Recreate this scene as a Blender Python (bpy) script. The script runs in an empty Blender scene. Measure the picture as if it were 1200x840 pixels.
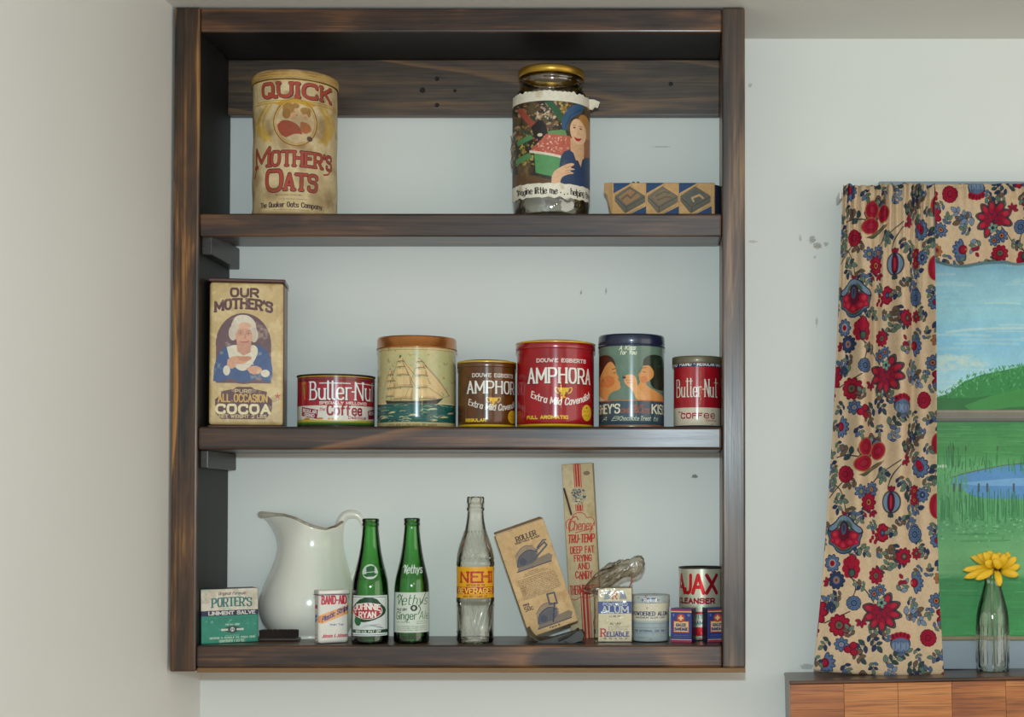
import bpy, bmesh, math, random
import numpy as np
from mathutils import Vector, Matrix, noise
PI = math.pi
scene = bpy.context.scene
COL = scene.collection

# ------------------------------------------------------------------ camera
F_PX, CX, CY = 1820.0, 795.0, 546.0          # focal length and principal point, 1200x840 frame
PITCH = math.radians(1.37)
EYE_Z = 1.50
DEPTH = 0.165                                 # depth of the shelf unit; the back wall is y = 0
CAM = Vector((0.0, -(DEPTH + 2.33), EYE_Z))
cd = bpy.data.cameras.new('camera')
cd.sensor_width = 36.0
cd.lens = 36.0 * F_PX / 1200.0
cd.shift_x = (600.0 - CX) / 1200.0
cd.shift_y = (CY - 420.0) / 1200.0
cam = bpy.data.objects.new('camera', cd)
cam.location = CAM
cam.rotation_euler = (PI / 2 + PITCH, 0, 0)
COL.objects.link(cam)
scene.camera = cam

# ------------------------------------------------------------------ light
scene.view_settings.view_transform = 'Standard'
scene.view_settings.look = 'None'
scene.view_settings.exposure = 0.0
scene.view_settings.gamma = 1.0
scene.view_settings.use_curve_mapping = False
w = bpy.data.worlds.new('world'); scene.world = w; w.use_nodes = True
w.node_tree.nodes['Background'].inputs[0].default_value = (1.0, 0.975, 0.915, 1)
w.node_tree.nodes['Background'].inputs[1].default_value = 0.70

def area(name, loc, target, sx, sy, power, color):
    l = bpy.data.lights.new(name, 'AREA'); l.shape = 'RECTANGLE'
    l.size, l.size_y, l.energy, l.color = sx, sy, power, color
    o = bpy.data.objects.new(name, l); o.location = loc
    d = Vector(target) - Vector(loc)
    o.rotation_euler = d.to_track_quat('-Z', 'Y').to_euler()
    COL.objects.link(o)
    return o
# the camera's flash, a hand's breadth above the lens
area('camera_flash', (0.0, CAM.y - 0.02, EYE_Z + 0.19), (-0.25, 0, EYE_Z), 0.03, 0.05, 21.5, (0.74, 0.92, 1.0))
# the warm lamp and daylight further right in the room
area('room_lamp', (3.0, -2.4, EYE_Z - 0.1), (0.1, 0, EYE_Z), 2.4, 2.2, 25.0, (1.0, 0.92, 0.80))
area('small_bulb', (0.75, -2.6, EYE_Z + 0.35), (-0.3, 0, EYE_Z - 0.1), 0.03, 0.09, 0.8, (1.0, 0.72, 0.30))

# ------------------------------------------------------------------ picture <-> place
def ray(px, py):
    d = Vector(((px - CX) / F_PX, -(py - CY) / F_PX, -1.0))
    d.rotate(Matrix.Rotation(PI / 2 + PITCH, 3, 'X'))
    return d
def at(px, py, Y):
    d = ray(px, py); t = (Y - CAM.y) / d.y
    return CAM + d * t
def on_z(px, py, z):
    d = ray(px, py); t = (z - CAM.z) / d.z
    return CAM + d * t
def mpp(Y):                                    # metres per picture pixel at depth Y
    return (Y - CAM.y) / F_PX

# ------------------------------------------------------------------ object helpers
def tag(o, label, cat, group=None, kind=None):
    if label: o['label'] = label
    if cat: o['category'] = cat
    if group: o['group'] = group
    if kind: o['kind'] = kind
    return o
def thing(name, label, cat, loc=(0, 0, 0), rz=0.0, group=None):
    o = bpy.data.objects.new(name, None); COL.objects.link(o)
    o.location = loc; o.rotation_euler = (0, 0, rz); o.empty_display_size = 0.02
    return tag(o, label, cat, group)
def link(name, me, mats, parent=None, loc=None, smooth=False):
    if not isinstance(mats, (list, tuple)): mats = [mats]
    for m in mats: me.materials.append(m)
    if smooth:
        me.polygons.foreach_set('use_smooth', [True] * len(me.polygons))
    o = bpy.data.objects.new(name, me); COL.objects.link(o)
    if parent: o.parent = parent
    if loc is not None: o.location = loc
    return o
def bm_mesh(bm, name='mesh'):
    bm.normal_update()
    me = bpy.data.meshes.new(name); bm.to_mesh(me); bm.free()
    return me
def box_bm(x0, x1, y0, y1, z0, z1, bev=0.0, seg=2, cuts=0):
    bm = bmesh.new()
    bmesh.ops.create_cube(bm, size=1.0)
    for v in bm.verts:
        v.co = Vector((x0 + (v.co.x + .5) * (x1 - x0), y0 + (v.co.y + .5) * (y1 - y0), z0 + (v.co.z + .5) * (z1 - z0)))
    if cuts: bmesh.ops.subdivide_edges(bm, edges=bm.edges[:], cuts=cuts, use_grid_fill=True)
    if bev:
        ed = [e for e in bm.edges if len(e.link_faces) == 2 and e.calc_face_angle(0) > 0.5]
        bmesh.ops.bevel(bm, geom=ed, offset=bev, segments=seg, profile=0.5, affect='EDGES')
    return bm
def planar_uv(bm, x0, x1, z0, z1, front=0, other=1, thr=-0.6):
    uv = bm.loops.layers.uv.verify(); bm.normal_update()
    for f in bm.faces:
        f.material_index = front if f.normal.y < thr else other
        for l in f.loops:
            l[uv].uv = ((l.vert.co.x - x0) / (x1 - x0), (l.vert.co.z - z0) / (z1 - z0))
def lathe(profile, seg=64, z0=0.0, z1=1.0, arc=None, closed_ends=True):
    """profile [(r, z)] bottom to top; u repeats twice round, its middle faces local -y."""
    a0, a1 = (-PI, PI) if arc is None else arc
    n = seg + 1
    vs, fs, uvs = [], [], []
    full = arc is None
    ncol = seg if full else n
    for r, z in profile:
        for i in range(ncol):
            a = a0 + (a1 - a0) * i / seg
            vs.append((r * math.sin(a), -r * math.cos(a), z))
    for j in range(len(profile) - 1):
        for i in range(seg):
            i2 = (i + 1) % ncol if full else i + 1
            fs.append((j * ncol + i, j * ncol + i2, (j + 1) * ncol + i2, (j + 1) * ncol + i))
            for (ii, jj) in ((i, j), (i + 1, j), (i + 1, j + 1), (i, j + 1)):
                a = a0 + (a1 - a0) * ii / seg
                u = 0.5 + a / PI if full else (a - a0) / (a1 - a0)
                uvs.append((u, (profile[jj][1] - z0) / (z1 - z0)))
    me = bpy.data.meshes.new('lathe'); me.from_pydata(vs, [], fs)
    ul = me.uv_layers.new(name='uv'); ul.data.foreach_set('uv', [c for t in uvs for c in t])
    me.update()
    return me
def tube_bm(bm, pts, radii, seg=10, flat=1.0, cap=True):
    pts = [Vector(p) for p in pts]; rings = []; prev = None
    for i, p in enumerate(pts):
        t = (pts[min(i + 1, len(pts) - 1)] - pts[max(i - 1, 0)]).normalized()
        if prev is None:
            a = Vector((0, 1, 0)) if abs(t.y) < 0.9 else Vector((1, 0, 0))
            n = (a - t * a.dot(t)).normalized()
        else:
            n = (prev - t * prev.dot(t)).normalized()
        prev = n; b = t.cross(n)
        r = radii[i] if isinstance(radii, (list, tuple)) else radii
        rings.append([bm.verts.new(p + n * (math.cos(2 * PI * k / seg) * r * flat) + b * (math.sin(2 * PI * k / seg) * r)) for k in range(seg)])
    for r0, r1 in zip(rings, rings[1:]):
        for k in range(seg):
            bm.faces.new((r0[k], r0[(k + 1) % seg], r1[(k + 1) % seg], r1[k]))
    if cap:
        bm.faces.new(rings[0][::-1]); bm.faces.new(rings[-1])
def spline(pts, n):
    """Catmull-Rom through tuples, n samples per span."""
    P = [np.array(p, float) for p in pts]; P = [2 * P[0] - P[1]] + P + [2 * P[-1] - P[-2]]
    out = []
    for i in range(1, len(P) - 2):
        for k in range(n):
            t = k / n
            out.append(tuple(0.5 * (2 * P[i] + (P[i + 1] - P[i - 1]) * t + (2 * P[i - 1] - 5 * P[i] + 4 * P[i + 1] - P[i + 2]) * t * t + (3 * P[i] - P[i - 1] - 3 * P[i + 1] + P[i + 2]) * t ** 3)))
    out.append(tuple(P[-2]))
    return out

# ------------------------------------------------------------------ materials
def s2l(c):
    return tuple(((v / 255) / 12.92 if v / 255 <= 0.04045 else ((v / 255 + 0.055) / 1.055) ** 2.4) for v in c[:3])
def new_mat(name):
    m = bpy.data.materials.new(name); m.use_nodes = True
    nt = m.node_tree; return m, nt, nt.nodes['Principled BSDF']
def nd(nt, t, **kw):
    n = nt.nodes.new(t)
    for k, v in kw.items(): setattr(n, k, v)
    return n
def plain(name, rgb, rough=0.6, metal=0.0, coat=0.0, noise_amt=0.12, scale=60, bump=0.0, spec=0.5, stretch=(1, 1, 1)):
    """a colour with a little procedural mottling"""
    m, nt, b = new_mat(name)
    tc = nd(nt, 'ShaderNodeTexCoord'); mp = nd(nt, 'ShaderNodeMapping'); mp.inputs['Scale'].default_value = stretch
    nz = nd(nt, 'ShaderNodeTexNoise'); nz.inputs['Scale'].default_value = scale; nz.inputs['Detail'].default_value = 4
    nt.links.new(tc.outputs['Object'], mp.inputs[0]); nt.links.new(mp.outputs[0], nz.inputs['Vector'])
    mx = nd(nt, 'ShaderNodeMix', data_type='RGBA'); c = s2l(rgb)
    mx.inputs[6].default_value = (*[v * (1 - noise_amt * 1.6) for v in c], 1)
    mx.inputs[7].default_value = (*[min(1, v * (1 + noise_amt * 1.6)) for v in c], 1)
    nt.links.new(nz.outputs['Fac'], mx.inputs[0]); nt.links.new(mx.outputs[2], b.inputs['Base Color'])
    b.inputs['Roughness'].default_value = rough; b.inputs['Metallic'].default_value = metal
    b.inputs['Coat Weight'].default_value = coat; b.inputs['Coat Roughness'].default_value = 0.12
    b.inputs['Specular IOR Level'].default_value = spec
    if bump:
        bp = nd(nt, 'ShaderNodeBump'); bp.inputs['Strength'].default_value = bump; bp.inputs['Distance'].default_value = 0.002
        nt.links.new(nz.outputs['Fac'], bp.inputs['Height']); nt.links.new(bp.outputs[0], b.inputs['Normal'])
    return m
def wood(name, dark, mid, light, axis='x', rough=0.36, seed=0.0, amt=1.0, coat=0.25, rings=0.0):
    """stained pine: long streaks where the stain let go, thin dark pores, a few knots"""
    m, nt, b = new_mat(name)
    tc = nd(nt, 'ShaderNodeTexCoord')
    def streak(sc_long, sc_cross, detail, dist=0.0, off=0.0, rgh=0.6):
        mp = nd(nt, 'ShaderNodeMapping')
        s = {'x': (sc_long, sc_cross, sc_cross), 'z': (sc_cross, sc_cross, sc_long), 'y': (sc_cross, sc_long, sc_cross)}[axis]
        mp.inputs['Scale'].default_value = s; mp.inputs['Location'].default_value = (seed + off, seed * 1.7 + off, seed * 0.6 - off)
        nz = nd(nt, 'ShaderNodeTexNoise'); nz.inputs['Scale'].default_value = 1.0; nz.inputs['Detail'].default_value = detail
        nz.inputs['Distortion'].default_value = dist; nz.inputs['Roughness'].default_value = rgh
        nt.links.new(tc.outputs['Object'], mp.inputs[0]); nt.links.new(mp.outputs[0], nz.inputs['Vector'])
        return nz.outputs['Fac']
    a = streak(2.2, 75, 6, 0.6); p = streak(3.5, 15, 3, 1.2, 3.1); f = streak(9, 420, 2, 0.0, 7.7)
    def ramp(src, stops):
        r = nd(nt, 'ShaderNodeValToRGB'); el = r.color_ramp.elements
        el[0].position, el[0].color = stops[0][0], (*stops[0][1], 1)
        el[1].position, el[1].color = stops[-1][0], (*stops[-1][1], 1)
        for q, c in stops[1:-1]:
            e = el.new(q); e.color = (*c, 1)
        nt.links.new(src, r.inputs[0]); return r.outputs[0]
    add = nd(nt, 'ShaderNodeMath', operation='MULTIPLY_ADD'); add.inputs[1].default_value = 0.55
    nt.links.new(a, add.inputs[0])
    sc = nd(nt, 'ShaderNodeMath', operation='MULTIPLY'); sc.inputs[1].default_value = 0.45
    nt.links.new(p, sc.inputs[0]); nt.links.new(sc.outputs[0], add.inputs[2])
    base = ramp(add.outputs[0], [(0.40, s2l(dark)), (0.53, s2l(mid)), (0.66, s2l(light))])
    pore = ramp(f, [(0.36, (0.45, 0.45, 0.45)), (0.5, (1, 1, 1))])
    mx = nd(nt, 'ShaderNodeMix', data_type='RGBA', blend_type='MULTIPLY'); mx.inputs[0].default_value = 0.8
    if rings:                                                          # pointed 'cathedral' figure of a flat-sawn board
        g = streak(1.1, 7.5, 1.5, 0.0, 5.5, 0.4)
        m1 = nd(nt, 'ShaderNodeMath', operation='MULTIPLY'); m1.inputs[1].default_value = rings; nt.links.new(g, m1.inputs[0])
        m2 = nd(nt, 'ShaderNodeMath', operation='FRACT'); nt.links.new(m1.outputs[0], m2.inputs[0])
        rr = ramp(m2.outputs[0], [(0.0, (0, 0, 0)), (0.80, (0.0, 0.0, 0.0)), (0.95, (1, 1, 1)), (1.0, (0, 0, 0))])
        mb = nd(nt, 'ShaderNodeMix', data_type='RGBA'); mb.inputs[7].default_value = (*s2l(light), 1)
        nt.links.new(rr, mb.inputs[0]); nt.links.new(base, mb.inputs[6]); base = mb.outputs[2]
    nt.links.new(base, mx.inputs[6]); nt.links.new(pore, mx.inputs[7])
    nt.links.new(mx.outputs[2], b.inputs['Base Color'])
    b.inputs['Roughness'].default_value = rough; b.inputs['Coat Weight'].default_value = coat; b.inputs['Coat Roughness'].default_value = 0.22
    bp = nd(nt, 'ShaderNodeBump'); bp.inputs['Strength'].default_value = 0.35; bp.inputs['Distance'].default_value = 0.0012
    nt.links.new(add.outputs[0], bp.inputs['Height']); nt.links.new(bp.outputs[0], b.inputs['Normal'])
    nt.links.new(bp.outputs[0], b.inputs['Coat Normal'])
    return m
def printed(name, img, rough=0.5, coat=0.0, coat_rough=0.12, metal=0.0, bump=0.0, bscale=40, alpha=False, metal_red=False, ext='REPEAT', sheen=0.0):
    m, nt, b = new_mat(name)
    t = nd(nt, 'ShaderNodeTexImage'); t.image = img; t.extension = ext; t.interpolation = 'Linear'
    nt.links.new(t.outputs['Color'], b.inputs['Base Color'])
    if alpha: nt.links.new(t.outputs['Alpha'], b.inputs['Alpha'])
    b.inputs['Roughness'].default_value = rough; b.inputs['Metallic'].default_value = metal
    b.inputs['Coat Weight'].default_value = coat * .6; b.inputs['Coat Roughness'].default_value = coat_rough; b.inputs['Specular IOR Level'].default_value = .32
    if bump:
        tc = nd(nt, 'ShaderNodeTexCoord'); nz = nd(nt, 'ShaderNodeTexNoise'); nz.inputs['Scale'].default_value = bscale; nz.inputs['Detail'].default_value = 3
        nt.links.new(tc.outputs['Object'], nz.inputs['Vector'])
        bp = nd(nt, 'ShaderNodeBump'); bp.inputs['Strength'].default_value = bump; bp.inputs['Distance'].default_value = 0.003
        nt.links.new(nz.outputs['Fac'], bp.inputs['Height']); nt.links.new(bp.outputs[0], b.inputs['Normal']); nt.links.new(bp.outputs[0], b.inputs['Coat Normal'])
    return m
def glass(name, tint, edge, gloss=0.04, rough=0.03, power=0.55, ior=1.45, bump=0.0, bscale=80, stretch=(1, 1, 1)):
    """thin glass: clear where seen square on, deeper towards its outline, with Fresnel reflections"""
    m = bpy.data.materials.new(name); m.use_nodes = True; nt = m.node_tree; nt.nodes.clear()
    out = nd(nt, 'ShaderNodeOutputMaterial'); tr = nd(nt, 'ShaderNodeBsdfTransparent'); gl = nd(nt, 'ShaderNodeBsdfGlossy')
    lw = nd(nt, 'ShaderNodeLayerWeight'); lw.inputs['Blend'].default_value = power
    cm = nd(nt, 'ShaderNodeMix', data_type='RGBA'); cm.inputs[6].default_value = (*tint, 1); cm.inputs[7].default_value = (*edge, 1)
    nt.links.new(lw.outputs['Facing'], cm.inputs[0]); nt.links.new(cm.outputs[2], tr.inputs['Color'])
    gl.inputs['Roughness'].default_value = rough; gl.inputs['Color'].default_value = (1, 1, 1, 1)
    fr = nd(nt, 'ShaderNodeFresnel'); fr.inputs['IOR'].default_value = ior
    ad = nd(nt, 'ShaderNodeMath', operation='ADD'); ad.inputs[1].default_value = gloss; ad.use_clamp = True
    nt.links.new(fr.outputs[0], ad.inputs[0])
    ms = nd(nt, 'ShaderNodeMixShader'); nt.links.new(ad.outputs[0], ms.inputs[0]); nt.links.new(tr.outputs[0], ms.inputs[1]); nt.links.new(gl.outputs[0], ms.inputs[2])
    nt.links.new(ms.outputs[0], out.inputs['Surface'])
    if bump:
        tc = nd(nt, 'ShaderNodeTexCoord'); mp = nd(nt, 'ShaderNodeMapping'); mp.inputs['Scale'].default_value = stretch
        nz = nd(nt, 'ShaderNodeTexNoise'); nz.inputs['Scale'].default_value = bscale; nz.inputs['Detail'].default_value = 2
        nt.links.new(tc.outputs['Object'], mp.inputs[0]); nt.links.new(mp.outputs[0], nz.inputs['Vector'])
        bp = nd(nt, 'ShaderNodeBump'); bp.inputs['Strength'].default_value = bump; bp.inputs['Distance'].default_value = 0.004
        nt.links.new(nz.outputs['Fac'], bp.inputs['Height'])
        for s in (gl, fr, lw): nt.links.new(bp.outputs[0], s.inputs['Normal'])
    return m

# ------------------------------------------------------------------ drawing the prints
GL = {
'A': (6, '003960 1353'), 'B': (6, '0009 ~09595505 ~05656000'), 'C': (6, '~676909006062'), 'D': (6, '0009 ~09696000'),
'E': (5, '50000959 0545'), 'F': (5, '000959 0545'), 'G': (6, '~676909006064 6434'), 'H': (6, '0009 6069 0565'), 'I': (0, '0009'),
'J': (5, '~59500002'), 'K': (6, '0009 6904 2560'), 'L': (5, '090050'), 'M': (8, '0009428980'), 'N': (6, '00096069'),
'O': (6, '~390900606939'), 'P': (6, '0009 ~09696404'), 'Q': (6, '~390900606939 4270'), 'R': (6, '0009 ~09696404 3460'),
'S': (6, '~6769090565600002'), 'T': (6, '0969 3039'), 'U': (6, '~09006069'), 'V': (6, '093069'), 'W': (9, '0920476089'),
'X': (6, '0960 0069'), 'Y': (6, '0934 6934 3430'), 'Z': (6, '09690060'),
'0': (5, '~290900505929'), '1': (2, '072920'), '2': (6, '~0709696500 0060'), '3': (6, '~0709696535 ~3565600002'), '4': (6, '50590363'),
'5': (6, '690905 ~05656000'), '6': (6, '~67690900606505'), '7': (6, '096920'), '8': (6, '~390905656939 ~350500606535'), '9': (6, '~02006069090464'),
'a': (5, '5650 ~56060050'), 'b': (5, '0009 ~06565000'), 'c': (5, '~555606005051'), 'd': (5, '5950 ~56060050'), 'e': (5, '0353 ~535606005051'),
'f': (4, '~491910 0636'), 'g': (5, '~565b0b ~56060050'), 'h': (5, '0009 ~04065650'), 'i': (0, '0006 0809'), 'j': (2, '~262b0b 2829'),
'k': (5, '0009 5602 2350'), 'l': (0, '0009'), 'm': (8, '0006 ~04064640 ~44468680'), 'n': (5, '0006 ~04065650'), 'o': (5, '~260600505626'),
'p': (5, '060c ~06565000'), 'q': (5, '565c ~56060050'), 'r': (4, '0006 ~040646'), 's': (5, '~5556060353500001'), 't': (4, '~191040 0646'),
'u': (5, '~06005056 5650'), 'v': (6, '063066'), 'w': (8, '0620456086'), 'x': (5, '0650 0056'), 'y': (6, '0630 661b'), 'z': (5, '06560050'),
"'": (0, '0709'), '.': (0, '0001'), ',': (0, '010a'), '-': (3, '0434'), ':': (0, '0001 0506'), '&': (6, '~6017394701004063'),
'+': (4, '0444 2622'), '"': (2, '0709 2729'), '/': (4, '0049'), '!': (0, '0001 0309'), 'c/': (5, '~555606005051 3b38'), ' ': (3, ''),
}
def _chaikin(p, n=3):
    for _ in range(n):
        q = [p[0]]
        for a, b in zip(p, p[1:]):
            q += [(0.75 * a[0] + 0.25 * b[0], 0.75 * a[1] + 0.25 * b[1]), (0.25 * a[0] + 0.75 * b[0], 0.25 * a[1] + 0.75 * b[1])]
        q.append(p[-1]); p = q
    return p
def _num(c): return int(c) if c.isdigit() else -(ord(c) - 96)
def glyph(ch):
    w_, s = GL.get(ch, GL['o']); out = []
    for st in s.split():
        sm = st.startswith('~'); st = st.lstrip('~')
        if len(st) % 2: st = st[:-1]
        pts = [(float(_num(st[i])), float(_num(st[i + 1]))) for i in range(0, len(st), 2)]
        out.append((_chaikin(pts, 2) if sm and len(pts) > 2 else pts, sm))
    return w_, out
def fbm(h, w_, cells, seed=0, octaves=4):
    r = np.random.RandomState(seed); acc = np.zeros((h, w_), np.float32); amp, tot = 1.0, 0.0
    for o in range(octaves):
        ny, nx = max(2, int(cells * h / max(h, w_)) + 2), max(2, int(cells * w_ / max(h, w_)) + 2)
        g = r.rand(ny + 1, nx + 1).astype(np.float32)
        y = np.linspace(0, ny - 1e-3, h); x = np.linspace(0, nx - 1e-3, w_)
        yi, xi = y.astype(int), x.astype(int); fy, fx = y - yi, x - xi
        fy = (fy * fy * (3 - 2 * fy))[:, None]; fx = (fx * fx * (3 - 2 * fx))[None, :]
        acc += amp * ((g[yi][:, xi] * (1 - fx) + g[yi][:, xi + 1] * fx) * (1 - fy) + (g[yi + 1][:, xi] * (1 - fx) + g[yi + 1][:, xi + 1] * fx) * fy)
        tot += amp; amp *= 0.5; cells *= 2
    return acc / tot
class Cv:
    """a flat print drawn in its own units (x right, y down); round=(cx, R) unrolls a drawing of a can seen square on"""
    def __init__(s, x0, y0, x1, y1, k, bg, round=None, alpha=0.0, wrap=False):
        s.round = round; s.wrap = wrap
        if round:
            s.cx, s.R = round; x0, x1 = -PI * s.R / 2, PI * s.R / 2
        s.x0, s.y0, s.x1, s.y1, s.k = x0, y0, x1, y1, k
        s.W, s.H = int((x1 - x0) * k), int((y1 - y0) * k)
        s.a = np.empty((s.H, s.W, 4), np.float32); s.a[:, :, :3] = np.array(bg, np.float32) / 255; s.a[:, :, 3] = 1.0 if not alpha else 0.0
    def X(s, x):
        if not s.round: return x
        t = (x - s.cx) / s.R
        if abs(t) <= 0.97: return s.R * math.asin(t)
        b = s.R * math.asin(0.97); sg = 1 if t > 0 else -1
        return sg * (b + (abs(t) - 0.97) * s.R * 1.6)
    def _px(s, pts): return [((s.X(x) - s.x0) * s.k, (y - s.y0) * s.k) for x, y in pts]
    def _blend(s, bx, al, col, op=1.0):
        x0, y0, x1, y1 = bx; reg = s.a[y0:y1, x0:x1]; al = (al * op)[:, :, None]
        reg[:, :, :3] = reg[:, :, :3] * (1 - al) + (np.array(col, np.float32) / 255) * al
        reg[:, :, 3:] = np.maximum(reg[:, :, 3:], al)
    def _bb(s, P, pad):
        xs = [p[0] for p in P]; ys = [p[1] for p in P]
        x0, x1 = int(max(0, min(xs) - pad)), int(min(s.W, max(xs) + pad + 1)); y0, y1 = int(max(0, min(ys) - pad)), int(min(s.H, max(ys) + pad + 1))
        return None if x1 <= x0 or y1 <= y0 else (x0, y0, x1, y1)
    def _wr(s, fn, P, *a):
        fn(P, *a)
        if s.wrap:
            w_, h = s.W, s.H; xs = [p[0] for p in P]; ys = [p[1] for p in P]
            ox = [0] + ([-w_] if max(xs) > w_ - 12 else []) + ([w_] if min(xs) < 12 else [])
            oy = [0] + ([-h] if max(ys) > h - 12 else []) + ([h] if min(ys) < 12 else [])
            for dx in ox:
                for dy in oy:
                    if dx or dy: fn([(x + dx, y + dy) for x, y in P], *a)
    def poly(s, pts, col, op=1.0, smooth=0):
        if smooth:
            pts = _chaikin(list(pts) + [pts[0]], smooth)
        s._wr(s._poly, s._px(pts), col, op)
    def _poly(s, P, col, op):
        bx = s._bb(P, 2)
        if not bx: return
        yy, xx = np.mgrid[bx[1]:bx[3], bx[0]:bx[2]].astype(np.float32); xx += .5; yy += .5
        ins = np.zeros(xx.shape, bool); d = np.full(xx.shape, 1e9, np.float32)
        for (ax, ay), (bx_, by) in zip(P, P[1:] + P[:1]):
            if ay != by:
                c = ((ay > yy) != (by > yy)) & (xx < (bx_ - ax) * (yy - ay) / (by - ay) + ax); ins ^= c
            dx, dy = bx_ - ax, by - ay; L = dx * dx + dy * dy + 1e-9
            t = np.clip(((xx - ax) * dx + (yy - ay) * dy) / L, 0, 1)
            d = np.minimum(d, (xx - ax - t * dx) ** 2 + (yy - ay - t * dy) ** 2)
        d = np.sqrt(d); d = np.where(ins, -d, d)
        s._blend(bx, np.clip(0.5 - d, 0, 1), col, op)
    def rect(s, x0, y0, x1, y1, col, op=1.0): s.poly([(x0, y0), (x1, y0), (x1, y1), (x0, y1)], col, op)
    def band(s, y0, y1, col, op=1.0):
        a, b = int(max(0, (y0 - s.y0) * s.k)), int(min(s.H, (y1 - s.y0) * s.k))
        s._blend((0, a, s.W, b), np.ones((b - a, s.W), np.float32), col, op)
    def ell(s, cx, cy, rx, ry, col, op=1.0, rot=0.0, n=28):
        c, sn = math.cos(rot), math.sin(rot)
        s.poly([(cx + rx * math.cos(t) * c - ry * math.sin(t) * sn, cy + rx * math.cos(t) * sn + ry * math.sin(t) * c) for t in [2 * PI * i / n for i in range(n)]], col, op)
    def line(s, pts, wd, col, op=1.0, smooth=0, pen=1.0):
        if smooth: pts = _chaikin(list(pts), smooth)
        s._wr(lambda P, *a: s._strokes([P], wd * s.k / 2, col, op, pen), s._px(pts))
    def ring(s, cx, cy, rx, ry, wd, col, op=1.0, n=40):
        s.line([(cx + rx * math.cos(2 * PI * i / n), cy + ry * math.sin(2 * PI * i / n)) for i in range(n + 1)], wd, col, op)
    def _strokes(s, lines, r, col, op=1.0, pen=1.0):
        allp = [p for l in lines for p in l]
        if not allp: return
        bx = s._bb(allp, r + 2)
        if not bx: return
        D = np.full((bx[3] - bx[1], bx[2] - bx[0]), 1e9, np.float32); q = 1.0 / pen
        for l in lines:
            for (ax, ay), (cx, cy) in zip(l, l[1:]):
                b = s._bb([(ax, ay), (cx, cy)], r + 2)
                if not b: continue
                yy, xx = np.mgrid[b[1]:b[3], b[0]:b[2]].astype(np.float32); xx += .5; yy += .5
                dx, dy = cx - ax, (cy - ay) * q; L = dx * dx + dy * dy + 1e-9; Y = (yy - ay) * q; Xx = xx - ax
                t = np.clip((Xx * dx + Y * dy) / L, 0, 1)
                d = np.sqrt((Xx - t * dx) ** 2 + (Y - t * dy) ** 2)
                sl = D[b[1] - bx[1]:b[3] - bx[1], b[0] - bx[0]:b[2] - bx[0]]; np.minimum(sl, d, out=sl)
        s._blend(bx, np.clip(r - D + 0.5, 0, 1), col, op)
    def text(s, st, x0, x1, ybase, ytop, col, wt=1.0, pen=1.0, serif=0.0, slant=0.0, out=None, owt=0.0, arc=0.0, rise=0.0, gap=2.6, op=1.0, off=(0, 0), swell=None):
        """wt = stroke width in units; pen<1 thins horizontals; arc bends the line; rise tilts it"""
        X0, X1 = s.X(x0), s.X(x1); xc = 0.0; segs = []
        for i, ch in enumerate(st):
            w_, gs = glyph(ch)
            for pts, sm in gs:
                segs.append([(xc + x + slant * y, y) for x, y in pts])
                if serif and ch not in "-.',":
                    for (px, py) in ((pts[0], pts[-1]) if not (sm and len(pts) > 6 and pts[0] == pts[-1]) else ()):
                        if py in (0.0, 9.0, 6.0) and not (sm and px > 0 and py != 9.0):
                            segs.append([(xc + px - serif + slant * py, py), (xc + px + serif + slant * py, py)])
            xc += w_ + gap
        tot = max(xc - gap, 0.1); sx = (X1 - X0) / tot; sy = (ybase - ytop) / 9.0
        def mp(x, y):
            t = x / tot * 2 - 1
            k = 1.0
            if swell: k = 1 + swell * (1 - abs(t))
            u = X0 + x * sx
            return ((u - s.x0) * s.k + off[0] * s.k, (ybase + off[1] - y * sy * k + arc * (t * t - 1) * 1.0 + rise * t - s.y0) * s.k)
        L = []
        for g in segs:
            g2 = []
            for a, b in zip(g, g[1:]):
                n = 1 if not arc else 3
                g2 += [mp(a[0] + (b[0] - a[0]) * i / n, a[1] + (b[1] - a[1]) * i / n) for i in range(n)]
            g2.append(mp(*g[-1])); L.append(g2)
        if out: s._strokes(L, (wt / 2 + owt) * s.k, out, op, 1.0)
        s._strokes(L, wt / 2 * s.k, col, op, pen)
    def greek(s, x0, x1, y, h, col, op=0.8, seed=1, wlen=5):
        r = random.Random(seed); x = x0
        while x < x1 - 1:
            e = min(x1, x + r.uniform(0.5, 1.3) * wlen)
            q = x
            while q < e:
                a = r.uniform(0.3, 0.8) * h; s.line([(q, y), (q + r.uniform(-.2, .4) * h, y - a)], h * 0.28, col, op); q += h * r.uniform(.45, .7)
            x = e + h * 0.7
    def stain(s, col, lo=0.5, hi=0.75, cells=6, seed=3, op=0.5):
        n = fbm(s.H, s.W, cells, seed); al = np.clip((n - lo) / (hi - lo), 0, 1) * op
        s._blend((0, 0, s.W, s.H), al, col)
    def grain(s, amt=0.05, cells=60, seed=5):
        n = fbm(s.H, s.W, cells, seed, 3) - 0.5; s.a[:, :, :3] *= (1 + n * 2 * amt)[:, :, None]
    def image(s, name):
        im = bpy.data.images.new(name, s.W, s.H, alpha=True)
        im.pixels.foreach_set(np.clip(s.a[::-1], 0, 1).astype(np.float32).ravel())
        im.update(); im.pack()
        return im

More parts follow.
